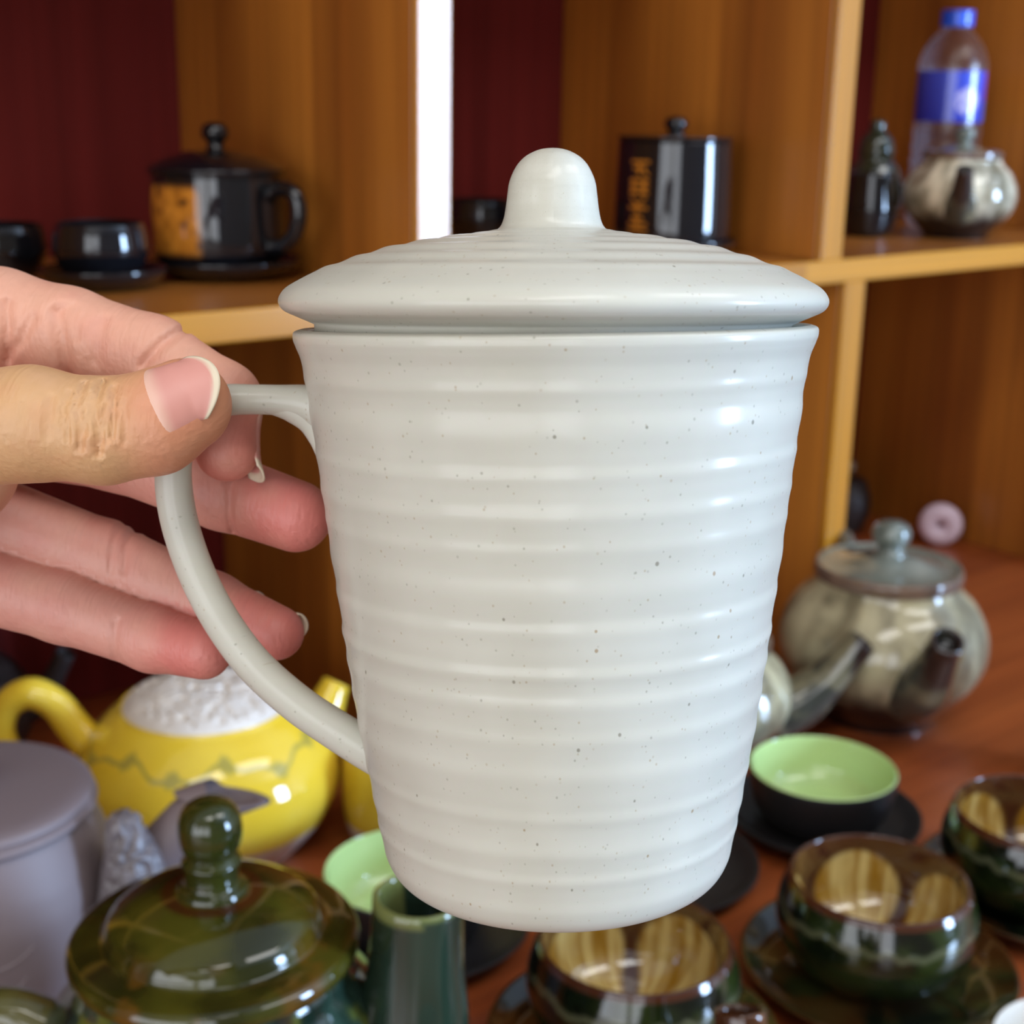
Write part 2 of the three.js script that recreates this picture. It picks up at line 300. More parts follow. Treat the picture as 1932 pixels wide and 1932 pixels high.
// ------------------------------------------------------------------ the hand (one continuous skin, sculpted as a distance field in the mug's frame, mm from the rim's centre)
{
  const CH = {
    thumb: [[-144, -26.3, 2, 14], [-112.1, -17.6, 9, 11.5], [-92.5, -15.9, 13.5, 9.9], [-79.8, -17.3, 14, 9.1], [-71.1, -16, 13, 8.9], [-66, -13.1, 11, 8.3]],
    index: [[-146, 2.4, -26, 13], [-111.2, 1.6, -27, 10.2], [-96.5, -1.5, -24, 9.3], [-79.3, -6.5, -20, 8.7], [-64.7, -14.4, -13.5, 7.8], [-63.1, -23.4, -10.6, 6.2]],
    middle: [[-151.8, -11, -36, 12], [-120.9, -19.8, -32, 9.6], [-89, -24.9, -29, 8.7], [-66.8, -33.1, -23, 7.8], [-51.3, -37.7, -17.5, 7.2]],
    ring: [[-154.3, -29.1, -38, 12], [-123.3, -38.1, -35, 9], [-94.1, -48.8, -33, 7.9], [-70.6, -57.7, -26, 6.8], [-56.4, -62.1, -20, 5.6]],
    pinky: [[-156.2, -46.3, -32, 11], [-125.6, -50.8, -27, 8], [-101.1, -57.5, -25, 7.2], [-81.5, -63.1, -20, 6.6], [-70.2, -64.4, -14.5, 5.7]],
    palm: [[-145.4, -1.8, -24, 15], [-157.1, -14.6, -26, 17], [-157.4, -29.5, -24, 17], [-158.6, -42.6, -24, 14]],
    heel: [[-156.1, -14.5, -24, 18], [-207, -36, -14, 21]],
    side: [[-158.7, -43.7, -24, 15], [-207, -42, -14, 19]],
    thenar: [[-111.7, -27.7, -6, 9], [-147.3, -30.1, -4, 18], [-187, -33, -6, 20]],
    arm: [[-205, -38, -12, 22], [-245, -62, 14, 24], [-320, -108, 66, 31]],
  };
  const cone = (px, py, pz, a, b) => { // tapered capsule
    const bx = b[0] - a[0], by = b[1] - a[1], bz = b[2] - a[2], qx = px - a[0], qy = py - a[1], qz = pz - a[2];
    const t = clamp((qx * bx + qy * by + qz * bz) / (bx * bx + by * by + bz * bz)); return Math.hypot(qx - t * bx, qy - t * by, qz - t * bz) - (a[3] + (b[3] - a[3]) * t);
  };
  const smin = (a, b, k) => { const h = clamp(0.5 + 0.5 * (b - a) / k); return b + (a - b) * h - k * h * (1 - h); };
  const chain = (c, x, y, z, k) => { let d = 1e9; for (let i = 0; i + 1 < c.length; i++) d = smin(d, cone(x, y, z, c[i], c[i + 1]), k); return d; };
  const CREASE = [ // [finger, width, depth, points x,y]
    ['thumb', 0.5, 0.53, [[-83.4, -10.2], [-83.9, -13.5], [-83.2, -17.6]]], ['thumb', 0.55, 0.78, [[-81.4, -9.0], [-81.8, -12.2], [-80.8, -15.6], [-81.2, -19.2]]], ['thumb', 0.5, 0.46, [[-80.2, -10.5], [-79.8, -14.2], [-80.0, -16.8]]], ['thumb', 0.6, 0.96, [[-78.6, -8.8], [-78.9, -12.2], [-78.1, -16.2], [-78.3, -20.2]]],
    ['thumb', 0.45, 0.46, [[-77.3, -11.8], [-76.9, -15.1], [-77.5, -18.4]]], ['thumb', 0.5, 0.65, [[-76.1, -9.6], [-75.6, -13.4], [-75.9, -17.6]]], ['thumb', 0.5, 0.34, [[-74.0, -11.8], [-73.5, -15.2], [-74, -18.6]]], ['thumb', 0.6, 0.31, [[-86.2, -11], [-86.6, -17]]],
    ['index', 1.3, 1.5, [[-96.0, 3.0], [-94.9, -2.8], [-94.6, -9.4]]], ['index', 1.0, 0.5, [[-93.6, 3.8], [-92.2, -1.5]]], ['index', 0.9, 1.0, [[-78.6, -7], [-75.1, -3], [-72.3, -0.7]]], ['index', 0.9, 1.0, [[-106.3, 4.7], [-106, 0.1], [-107.2, -6]]], ['index', 0.9, 0.7, [[-100.7, 2.1], [-103.1, -2], [-106.3, -4.5]]], ['index', 1.2, 0.5, [[-87, 1], [-88.5, -6]]],
    ['middle', 0.7, 0.7, [[-63.5, -29.5], [-64, -40.5]]], ['ring', 0.8, 0.6, [[-88.1, -39.5], [-88.1, -49.6]]], ['ring', 0.7, 0.4, [[-90.1, -39.5], [-90.6, -49.6]]], ['pinky', 0.7, 0.5, [[-87.7, -58.4], [-88.5, -66.4]]], ['thenar', 1.0, 1.6, [[-100.8, -29.3], [-107.4, -38.4], [-109.3, -43.7]]],
  ];
  const segd = (x, y, a, b) => { const dx = b[0] - a[0], dy = b[1] - a[1], t = clamp(((x - a[0]) * dx + (y - a[1]) * dy) / (dx * dx + dy * dy)); return Math.hypot(x - a[0] - t * dx, y - a[1] - t * dy); };
  const fingers = ['thumb', 'index', 'middle', 'ring', 'pinky'], RAISE = { thumb: 5, index: 6, middle: 6, ring: 6, pinky: 6 };
  function field(x, y, z, who) {
    const D = {};
    let palm = chain(CH.palm, x, y, z, 6); palm = smin(palm, chain(CH.heel, x, y, z, 6), 8); palm = smin(palm, chain(CH.side, x, y, z, 6), 8); palm = smin(palm, chain(CH.arm, x, y, z, 8), 10);
    const th = chain(CH.thenar, x, y, z, 6); D.thenar = th; palm = smin(palm, th, 8);
    let all = palm, best = 'thenar', bd = th;
    let sep = 1e9;
    for (const f of fingers) { let d = chain(CH[f], x, y, z, 2.2); D[f] = d; if (d < bd) { bd = d; best = f; } sep = sep > 1e8 ? d : smin(sep, d, 0.7); }
    all = smin(sep, palm, 5);
    if (all < 3) for (const [f, w, dp, pts] of CREASE) {
      if (best !== f && D[f] > bd + 1.2) continue; if (f === 'thumb' && z < 12) continue; if (f !== 'thumb' && f !== 'thenar' && z < CH[f][2][2] - 8) continue;
      let d = 1e9; for (let i = 0; i + 1 < pts.length; i++) d = Math.min(d, segd(x, y, pts[i], pts[i + 1])); if (d < 4 * w) all += dp * Math.exp(-d * d / (w * w * 1.6)) - dp * 0.12 * Math.exp(-((d - 1.9 * w) ** 2) / (w * w));
    }
    if (who) who.v = best; return all;
  }
  // surface nets over a sparse grid
  function skin(lo, hi, cell) {
    const n = [0, 1, 2].map(i => Math.ceil((hi[i] - lo[i]) / cell) + 1), [nx, ny, nz] = n, F = new Float32Array(nx * ny * nz), id = (i, j, k) => (k * ny + j) * nx + i, B = 6;
    for (let k = 0; k < nz; k += B) for (let j = 0; j < ny; j += B) for (let i = 0; i < nx; i += B) { // skip blocks far from the skin
      const c = field(lo[0] + (i + B / 2) * cell, lo[1] + (j + B / 2) * cell, lo[2] + (k + B / 2) * cell), far = Math.abs(c) > B * cell * 1.1 + 3;
      for (let c2 = k; c2 < Math.min(nz, k + B); c2++) for (let b = j; b < Math.min(ny, j + B); b++) for (let a = i; a < Math.min(nx, i + B); a++) F[id(a, b, c2)] = far ? c : field(lo[0] + a * cell, lo[1] + b * cell, lo[2] + c2 * cell);
    }
    const vid = new Map(), pos = [], idx = [];
    for (let k = 0; k < nz - 1; k++) for (let j = 0; j < ny - 1; j++) for (let i = 0; i < nx - 1; i++) {
      let m = 0; const v = []; for (let q = 0; q < 8; q++) { const f = F[id(i + (q & 1), j + (q >> 1 & 1), k + (q >> 2))]; v.push(f); if (f < 0) m |= 1 << q; }
      if (m === 0 || m === 255) continue;
      let sx = 0, sy = 0, sz = 0, c = 0;
      for (let a = 0; a < 8; a++) for (const b of [a | 1, a | 2, a | 4]) if (b !== a && (v[a] < 0) !== (v[b] < 0)) { const t = v[a] / (v[a] - v[b]); sx += (a & 1) + t * ((b & 1) - (a & 1)); sy += (a >> 1 & 1) + t * ((b >> 1 & 1) - (a >> 1 & 1)); sz += (a >> 2) + t * ((b >> 2) - (a >> 2)); c++; }
      vid.set(id(i, j, k), pos.length / 3); pos.push(lo[0] + (i + sx / c) * cell, lo[1] + (j + sy / c) * cell, lo[2] + (k + sz / c) * cell);
    }
    const st = [1, nx, nx * ny];
    for (let k = 1; k < nz - 1; k++) for (let j = 1; j < ny - 1; j++) for (let i = 1; i < nx - 1; i++) for (let ax = 0; ax < 3; ax++) {
      const o = id(i, j, k), a = F[o] < 0, b = F[o + st[ax]] < 0; if (a === b) continue;
      const u = st[(ax + 1) % 3], w = st[(ax + 2) % 3], q = [vid.get(o), vid.get(o - u), vid.get(o - u - w), vid.get(o - w)]; if (q.some(x => x === undefined)) continue;
      if (a) idx.push(q[0], q[1], q[2], q[0], q[2], q[3]); else idx.push(q[0], q[2], q[1], q[0], q[3], q[2]);
    }
    const nor = new Float32Array(pos.length), e = 0.25;
    const grad = (x, y, z) => { const g = [field(x + e, y, z) - field(x - e, y, z), field(x, y + e, z) - field(x, y - e, z), field(x, y, z + e) - field(x, y, z - e)], l = Math.hypot(...g) || 1; return [g[0] / l, g[1] / l, g[2] / l, l / (2 * e)]; };
    for (let i = 0; i < pos.length; i += 3) {
      for (let r = 0; r < 2; r++) { const d = field(pos[i], pos[i + 1], pos[i + 2]), g = grad(pos[i], pos[i + 1], pos[i + 2]), s = clamp(d / Math.max(g[3], 0.5), -0.5, 0.5); for (let c = 0; c < 3; c++) pos[i + c] -= g[c] * s; }
      nor.set(grad(pos[i], pos[i + 1], pos[i + 2]).slice(0, 3), i);
    }
    const g = new THREE.BufferGeometry(); g.setAttribute('position', new THREE.Float32BufferAttribute(pos, 3)); g.setAttribute('normal', new THREE.BufferAttribute(nor, 3)); g.setIndex(idx); return g;
  }
  const geo = skin([-352, -142, -62], [-36, 24, 100], 0.95);
  const tone = { thumb: S(204, 158, 112), index: S(218, 160, 136), middle: S(204, 142, 126), ring: S(202, 144, 128), pinky: S(206, 146, 130), thenar: S(206, 152, 120) }, red = S(196, 96, 90), pale = S(212, 168, 142);
  { // skin colour: its own tone for each finger, redder pads at the tips
    const p = geo.attributes.position, c = new Float32Array(p.count * 3);
    for (let i = 0; i < p.count; i++) {
      const x = p.getX(i), y = p.getY(i), z = p.getZ(i); let w = 0, col = [0, 0, 0], tipd = 1e9, which = '';
      for (const f of [...fingers, 'thenar']) { const d = chain(CH[f], x, y, z, 2), q = Math.exp(-Math.max(0, d) * 0.9); w += q; for (let k = 0; k < 3; k++) col[k] += tone[f][k] * q; if (f !== 'thenar') { const t = CH[f][CH[f].length - 1], e = Math.hypot(x - t[0], y - t[1], z - t[2]) - (f === 'thumb' ? 3 : 0); if (d < 1.5 && e < tipd) { tipd = e; which = f; } } }
      col = w > 1e-6 ? col.map(k => k / w) : tone.thenar;
      if (which && which !== 'thumb') col = mix3(col, red, 0.62 * (1 - sstep(6, 19, tipd)));
      if (which === 'thumb') col = mix3(col, S(206, 118, 98), 0.5 * sstep(-78, -68, x));
      const m = fbm(x * 0.16 + 40, y * 0.16 + 40, z * 0.16 + 40, 3) - 0.5, fine = fbm(x * 1.1 + 9, y * 1.1 + 9, z * 1.1 + 90, 2) - 0.5;
      col = mix3(col, m > 0 ? red : pale, Math.abs(m) * 0.7); c.set(col.map(k => k * (1 + 0.08 * fine)), i * 3);
    }
    geo.setAttribute('color', new THREE.BufferAttribute(c, 3));
  }
  const toFrame = g => g.scale(0.001, 0.001, 0.001).translate(0, HM, 0);
  const pores = texture(512, 512, (u, v) => { const a = fbm(u * 60, v * 60, 5, 3), l = fbm(u * 26, v * 90, 9, 2); const q = 0.5 * a + 0.5 * l; return [q, q, q]; }, false);
  { const p = geo.attributes.position, uv = new Float32Array(p.count * 2); for (let i = 0; i < p.count; i++) { uv[2 * i] = (p.getY(i) + 0.5 * p.getZ(i)) / 45; uv[2 * i + 1] = (p.getX(i) + 0.3 * p.getZ(i)) / 45; } geo.setAttribute('uv', new THREE.BufferAttribute(uv, 2)); }
  const skinMat = M({ bumpMap: pores, bumpScale: 0.00022, color: 0xffffff, vertexColors: true, roughness: 0.5, sheen: 0.25, sheenColor: srgb(255, 190, 170), sheenRoughness: 0.6, name: 'skin' });
  const nailMat = M({ color: 0xffffff, vertexColors: true, roughness: 0.48, clearcoat: 0.12, clearcoatRoughness: 0.35, name: 'nail' });
  const person = thing('person', 'bare hand pinching the white mug handle between thumb and forefinger, other fingers spread below', 'hand'); inMug(person);
  const hand = part('hand', toFrame(geo), skinMat, person);
  // a nail: a thin curved plate laid on the back of a fingertip
  function nail(name, tip, axis, dorsal, L, over, th, label, rc = 0.2, white = 0.85) {
    const a = V(...axis).normalize(), d0 = V(...dorsal), d = d0.addScaledVector(a, -d0.dot(a)).normalize(), b = a.clone().cross(d), nu = 26, nv = 22, top = [], bot = [], col = [];
    for (let i = 0; i <= nu; i++) for (let j = 0; j <= nv; j++) {
      const t = j / nv * 2 - 1, round = 1 - rc * t * t, back = 0.22 * t * t, s = back * L + (L + over) * round * (i / nu) * (1 - back * 0.5) - L, an = t * th, dir = d.clone().multiplyScalar(Math.cos(an)).addScaledVector(b, Math.sin(an)), o = V(...tip).addScaledVector(a, Math.min(s, 1.5));
      let r = 20; for (let k = 0; k < 40; k++) { const q = o.clone().addScaledVector(dir, r), f = field(q.x, q.y, q.z); if (Math.abs(f) < 0.01) break; r -= f * 0.9; }
      const lift = (1 - t ** 6) * 0.32 * sstep(0, 0.12, i / nu) - 0.14 + 0.25 * sstep(0.8, 1, i / nu); const base = V(...tip).addScaledVector(a, s);
      top.push(base.clone().addScaledVector(dir, r + lift)); bot.push(base.clone().addScaledVector(dir, r + lift - 0.42));
      const e = sstep(white - 0.02, white + 0.03, i / nu + 0.02 * Math.sin(t * 3)); col.push(mix3(mix3(S(220, 176, 156), S(208, 144, 132), sstep(0.05, 0.3, i / nu)), S(218, 204, 178), e));
    }
    const pos = [], cs = [], idx = [], N = (nu + 1) * (nv + 1); for (const v of [...top, ...bot]) pos.push(v.x, v.y, v.z); for (const c of [...col, ...col]) cs.push(...c);
    const at = (i, j) => i * (nv + 1) + j;
    for (let i = 0; i < nu; i++) for (let j = 0; j < nv; j++) { const A = at(i, j), Bq = at(i + 1, j), C = at(i + 1, j + 1), D = at(i, j + 1); idx.push(A, Bq, C, A, C, D, N + A, N + C, N + Bq, N + A, N + D, N + C); }
    const rim = []; for (let i = 0; i < nu; i++) rim.push([at(i, 0), at(i + 1, 0)]); for (let j = 0; j < nv; j++) rim.push([at(nu, j), at(nu, j + 1)]); for (let i = nu; i > 0; i--) rim.push([at(i, nv), at(i - 1, nv)]); for (let j = nv; j > 0; j--) rim.push([at(0, j), at(0, j - 1)]);
    for (const [p, q] of rim) idx.push(p, N + p, q, q, N + p, N + q);
    const g = new THREE.BufferGeometry(); g.setAttribute('position', new THREE.Float32BufferAttribute(pos, 3)); g.setAttribute('color', new THREE.Float32BufferAttribute(cs, 3)); g.setIndex(idx); g.computeVertexNormals();
    return part('fingernail', toFrame(g), nailMat, hand, label);
  }
  nail('thumb', [-66, -13.1, 11], [1, 0.33, -0.22], [0.0, 0.42, 0.9], 5.6, 7.6, 0.84, 'pink thumbnail with a pale free edge', 0.36, 0.9);
  nail('index', [-63.1, -23.4, -10.6], [0.16, -1, 0.3], [0.86, 0.02, -0.5], 7.5, 6.9, 0.8, 'pale fingernail seen edge-on');
  nail('middle', [-51.3, -37.7, -17.5], [1, -0.3, 0.36], [0.1, 0.25, -1], 7, 6.2, 0.8);
  nail('ring', [-56.4, -62.1, -20], [1, -0.3, 0.4], [0.25, 0.3, -0.95], 6, 4.0, 0.7);
  nail('pinky', [-70.2, -64.4, -14.5], [1, -0.12, 0.5], [0.3, -0.05, -0.95], 6, 4.2, 0.7);
}

// ------------------------------------------------------------------ ceramics on the counter
const along = (a, d, y) => [Math.cos(a) * d, y, -Math.sin(a) * d]; // a point d metres out at heading a (0 = +x, turning towards -z)
const RIGHT = -0.676, LEFT = RIGHT + Math.PI; // headings across the counter

// mottled grey teapot; one build for all of its kind
function mottledTeapot(name, label, at, turn, k, cream, reach) {
  const t = thing(name, label, 'teapot', at, turn);
  const glaze = (x, y, z) => {
    const X = x / k, Y = y / k, Z = z / k, a = Math.atan2(Z, X), st = fbm(Math.cos(a) * 4 + 9, Y * 22, Math.sin(a) * 4 + 9, 4), bl = fbm(X * 55 + 3, Y * 40 + 5, Z * 55 + 1, 4);
    let c = mix3(S(112, 104, 82), cream ? S(226, 216, 190) : S(182, 172, 138), sstep(0.3, 0.62, st * 0.5 + bl * 0.5)); c = mix3(c, S(70, 74, 66), 0.75 * sstep(0.55, 0.72, fbm(X * 30 + 20, Y * 14, Z * 30 + 20, 3)));
    const drip = 0.022 + 0.022 * fbm(Math.cos(a) * 5 + 2, 0.5, Math.sin(a) * 5 + 2, 3); return mix3(S(30, 24, 24), c, sstep(drip - 0.012, drip + 0.01, Y));
  };
  const s = p => p.map(q => [q[0] * k, q[1] * k]);
  const body = latheRuns([s([[0, 0.004], [0.038, 0.004]]), s([[0.038, 0.004], [0.0395, 0], [0.044, 0]]), s([[0.044, 0], [0.047, 0.006], [0.060, 0.020], [0.073, 0.038], [0.078, 0.056], [0.0755, 0.074], [0.067, 0.090], [0.057, 0.100], [0.0535, 0.1045]]), s([[0.0535, 0.1045], [0.0525, 0.108], [0.050, 0.1085], [0.0485, 0.104]]), s([[0.0485, 0.104], [0.060, 0.085], [0.070, 0.055], [0.05, 0.016], [0, 0.012]])], 96, 12);
  part('body', paint(body, glaze), glazePainted, t);
  const lid = part('lid', paint(latheRuns([s([[0, 0.104], [0.046, 0.104], [0.0465, 0.107], [0.0535, 0.1085]]), s([[0.0535, 0.1085], [0.0548, 0.1105], [0.0548, 0.1165], [0.0535, 0.1185], [0.051, 0.119], [0.047, 0.1178], [0.034, 0.1195], [0.020, 0.1245], [0.012, 0.1262], [0.006, 0.127], [0, 0.127]])], 96, 12), (x, y, z) => {
    const Y = y / k, r = Math.hypot(x, z) / k; return r > 0.0525 ? mix3(S(74, 60, 52), S(128, 104, 88), fbm(x * 90, z * 90, 4, 2)) : mix3(S(92, 98, 90), S(146, 148, 134), fbm(x * 60 / k + 4, z * 60 / k + 4, 1, 3));
  }), glazePainted, t, 'grey lid with a brown rim');
  part('knob', paint(latheRuns([s([[0.0125, 0.1255], [0.0115, 0.128], [0.0095, 0.131], [0.0098, 0.1335], [0.0135, 0.138], [0.0142, 0.1435], [0.0115, 0.149], [0.006, 0.1518], [0, 0.1522]])], 48, 12), (x, y, z) => mix3(S(70, 78, 74), S(128, 134, 124), fbm(x * 150, y * 150, z * 150, 2))), glazePainted, lid);
  const P = p => p.map(q => q.map(v => v * k));
  const sp = sweep(P([[0.058, 0.040, 0], [0.074, 0.052, 0], [0.088, 0.070, 0], [0.099, 0.088, 0], [0.106, 0.098, 0]].map(([x, y, z], i) => [0.058 + (x - 0.058) * (reach > 1 ? 1.7 : reach), y * (1 + (reach > 1 ? 0.05 * i : 0)), z])), [0.024, 0.021, 0.0155, 0.0125, 0.0115].map(v => v * k * (reach > 1 ? 1.25 : 1)), { hollow: 0.24, n: 40, seg: 32, side: [0, 1, 0] });
  part('spout', paint(sp, (x, y, z) => mix3(mix3(S(112, 106, 84), S(62, 62, 54), sstep(0.4, 0.62, fbm(x * 50 / k, y * 60 / k, z * 50 / k + 3, 3))), S(46, 34, 30), sstep(-0.011, -0.003, Math.hypot(x, z) / k - 0.058 - 0.048 * (reach > 1 ? 1.7 : reach)))), glazePainted, t, 'darker spout');
  const hd = sweep(P([[-0.066, 0.088, 0], [-0.078, 0.105, 0], [-0.094, 0.112, 0], [-0.110, 0.104, 0], [-0.116, 0.082, 0], [-0.106, 0.056, 0], [-0.088, 0.038, 0], [-0.066, 0.032, 0]]), [0.0085, 0.0075, 0.007, 0.007, 0.007, 0.007, 0.0075, 0.0085].map(v => v * k), { n: 70, seg: 20 });
  part('handle', paint(hd, (x, y, z) => mix3(S(60, 56, 52), S(112, 104, 88), fbm(x * 60, y * 60, z * 60, 3))), glazePainted, t);
  return t;
}
mottledTeapot('teapot', 'large round mottled grey-beige teapot with a grey ball-knobbed lid, standing fully visible', [0.8583, CY, 0.0775], -2.1, 1, false, 1);
mottledTeapot('teapot', 'mottled grey-green teapot mostly hidden by the white mug, its spout pointing at the beige teapot', [0.705, CY, 0.047], -0.74, 0.74, false, 1.36);

// yellow teapot with carved white lid
{
  const t = thing('teapot', 'glossy yellow teapot with a white carved lid, white foot and grey vine line', 'teapot', [0.3622, CY, -0.0494]);
  const yel = (x, y, z) => {
    const a = Math.atan2(z, x), r = Math.hypot(x, z); let c = mix3(S(230, 188, 30), S(244, 212, 78), fbm(x * 30 + 5, y * 30, z * 30 + 5, 3));
    const vine = 0.0755 + 0.0032 * Math.sin(a * 7 + 1) + 0.0015 * Math.sin(a * 17), w = 0.0011 + 0.0026 * sstep(0.55, 0.95, Math.sin(a * 14 + 0.4)); c = mix3(c, S(150, 142, 70), 0.75 * (1 - sstep(w * 0.6, w * 1.5, Math.abs(y - vine))) * (r > 0.045 ? 1 : 0));
    return mix3(S(206, 200, 188), c, sstep(0.0235, 0.0255, y + 0.0008 * Math.sin(a * 9)));
  };
  part('body', paint(latheRuns([[[0, 0.004], [0.048, 0.004]], [[0.048, 0.004], [0.050, 0], [0.055, 0]], [[0.055, 0], [0.062, 0.007], [0.0735, 0.0225], [0.0805, 0.040], [0.0795, 0.056], [0.0715, 0.072], [0.0605, 0.084], [0.0525, 0.0905]], [[0.0525, 0.0905], [0.051, 0.0925], [0.0495, 0.0915]], [[0.0495, 0.0915], [0.06, 0.078], [0.073, 0.045], [0.05, 0.016], [0, 0.012]]], 320, 20), yel), glazePainted, t);
  const lidG = latheRuns([[[0, 0.088], [0.0485, 0.0885]], [[0.0485, 0.0885], [0.0498, 0.0905], [0.0488, 0.0935], [0.045, 0.0962], [0.036, 0.0995], [0.022, 0.1025], [0.010, 0.1035], [0, 0.1037]]], 200, 40);
  { const p = lidG.attributes.position; for (let i = 0; i < p.count; i++) { const x = p.getX(i), y = p.getY(i), z = p.getZ(i), r = Math.hypot(x, z); if (y < 0.0934) continue; const q = Math.abs(fbm(x * 165 + 9, z * 165 + 4, 3, 2) - 0.5); p.setY(i, y + 0.0024 * (sstep(0.01, 0.1, q) - 0.6) * (1 - sstep(0.0435, 0.048, r))); } lidG.computeVertexNormals(); }
  part('lid', lidG, M({ color: srgb(226, 216, 204), roughness: 0.3, clearcoat: 0.5, clearcoatRoughness: 0.2 }), t, 'white carved lid');
  const hd = sweep([[0.068, 0.058], [0.080, 0.072], [0.092, 0.089], [0.106, 0.0955], [0.120, 0.088], [0.126, 0.070], [0.119, 0.051], [0.100, 0.040], [0.076, 0.034]].map(([d, y]) => along(LEFT, d, y)), [0.0115, 0.0105, 0.0098, 0.0098, 0.0092, 0.0088, 0.009, 0.0095, 0.011], { n: 90, seg: 24 });
  part('handle', paint(hd, (x, y, z) => mix3(S(230, 188, 30), S(244, 212, 78), fbm(x * 40, y * 40, z * 40, 2))), glazePainted, t);
  const sd = RIGHT + 0.80;
  const sp = sweep([[0.064, 0.042], [0.080, 0.049], [0.090, 0.058], [0.097, 0.069], [0.101, 0.075]].map(([d, y]) => along(sd, d, y)), [0.022, 0.0185, 0.0135, 0.0105, 0.0095], { hollow: 0.2, n: 40, seg: 28 });
  part('spout', paint(sp, (x, y, z) => mix3(S(230, 188, 30), S(244, 212, 78), fbm(x * 40, y * 40, z * 40, 2))), glazePainted, t);
}
{ // a second yellow vessel, mostly behind the mug
  const t = thing('jar', 'small yellow jar with a white foot peeping out between the yellow teapot and white mug', 'jar', [0.4590, CY, 0.0275]);
  part('body', paint(latheRuns([[[0, 0.003], [0.027, 0.003]], [[0.027, 0.003], [0.0285, 0], [0.0315, 0]], [[0.0315, 0], [0.0375, 0.009], [0.0415, 0.024], [0.0422, 0.040], [0.0410, 0.056], [0.0390, 0.064]], [[0.0390, 0.064], [0.0375, 0.0655], [0.036, 0.064]], [[0.036, 0.064], [0.034, 0.035], [0.03, 0.012], [0, 0.008]]], 96, 12), (x, y, z) => mix3(S(206, 200, 188), mix3(S(206, 172, 34), S(226, 196, 70), fbm(x * 40, y * 40, z * 40, 2)), sstep(0.0205, 0.0225, y))), glazePainted, t);
}
// purple-grey clay teapot
{
  const t = thing('teapot', 'matt purple-grey clay teapot with a flat disc lid and bark-textured spout root', 'teapot', [0.1867, CY, 0.0554]);
  part('body', latheRuns([[[0, 0.004], [0.042, 0.004]], [[0.042, 0.004], [0.043, 0], [0.046, 0]], [[0.046, 0], [0.0485, 0.010], [0.0575, 0.032], [0.0640, 0.058], [0.0655, 0.080], [0.0638, 0.094], [0.061, 0.104], [0.0575, 0.1135], [0.0562, 0.1165]], [[0.0562, 0.1165], [0.055, 0.1185], [0.053, 0.1175]], [[0.053, 0.1175], [0.058, 0.09], [0.058, 0.05], [0.045, 0.016], [0, 0.012]]], 96, 12), clayPurple, t);
  const lid = part('lid', latheRuns([[[0, 0.115], [0.0525, 0.115], [0.053, 0.1185], [0.0575, 0.1192]], [[0.0575, 0.1192], [0.0588, 0.1208], [0.0582, 0.1228], [0.0565, 0.1238], [0.0572, 0.1252], [0.0566, 0.1272], [0.0545, 0.1288], [0.048, 0.1302], [0.030, 0.1312], [0.012, 0.1315], [0, 0.1316]]], 120, 10), clayPurple, t);
  part('knob', latheRuns([[[0.008, 0.1305], [0.0075, 0.134], [0.0115, 0.139], [0.0125, 0.144], [0.0105, 0.149], [0.005, 0.1515], [0, 0.152]]], 40, 10), clayPurple, lid).position.set(...along(LEFT, 0.0, 0));
  const duck = sweep([[0.058, 0.062], [0.078, 0.080], [0.093, 0.101], [0.107, 0.118], [0.120, 0.1275]].map(([d, y]) => along(RIGHT, d, y)), [0.021, 0.0175, 0.0135, 0.0118, 0.0108], { hollow: 0.26, n: 48, seg: 32, side: [0, 1, 0], cut: { dir: along(RIGHT, 1, 0), lean: 1.9 } });
  part('spout', duck, clayPurple, t);
  const bark = sweep([[0.058, 0.012], [0.072, 0.040], [0.0800, 0.068], [0.082, 0.098], [0.079, 0.119]].map(([d, y]) => along(RIGHT - 0.2, d, y)), [0.012, 0.0165, 0.017, 0.0135, 0.008], { n: 90, seg: 72 });
  { const p = bark.attributes.position, n = bark.attributes.normal; for (let i = 0; i < p.count; i++) { const x = p.getX(i), y = p.getY(i), z = p.getZ(i), q = Math.abs(fbm(x * 190 + 7, y * 130 + 3, z * 190 + 5, 2) - 0.5), d = 0.0022 * (sstep(0.015, 0.11, q) - 0.5); p.setXYZ(i, x + n.getX(i) * d, y + n.getY(i) * d, z + n.getZ(i) * d); } bark.computeVertexNormals(); }
  part('bark_relief', bark, M({ color: srgb(104, 96, 98), roughness: 0.36 }), t, 'carved bark texture');
  part('handle', sweep([[0.058, 0.092], [0.078, 0.1], [0.1, 0.092], [0.108, 0.066], [0.098, 0.04], [0.078, 0.028], [0.056, 0.03]].map(([d, y]) => along(LEFT, d, y)), [0.009, 0.008, 0.0075, 0.0075, 0.0075, 0.008, 0.009], { n: 60, seg: 20 }), clayPurple, t);
  const twig = []; for (const [a0, a1, y0, y1, r] of [[-1.55, -0.85, 0.062, 0.078, 0.0016], [-1.3, -0.9, 0.05, 0.064, 0.0012], [-1.7, -1.25, 0.046, 0.05, 0.0013], [-1.6, -1.3, 0.07, 0.088, 0.0012]]) {
    const pts = []; for (let i = 0; i <= 6; i++) { const f = i / 6, a = RIGHT + a0 + (a1 - a0) * f, y = y0 + (y1 - y0) * f + 0.003 * Math.sin(f * 6), R = y < 0.058 ? 0.0575 + (y - 0.032) * 0.25 : 0.0640 + Math.min(0.0015, (y - 0.058) * 0.07); pts.push(along(a, R, y)); } twig.push(sweep(pts, pts.map((_, i) => r * (1 - 0.08 * i)), { n: 20, seg: 10 }));
  }
  part('twig_relief', mergeGeometries(twig), clayPurple, t);
}
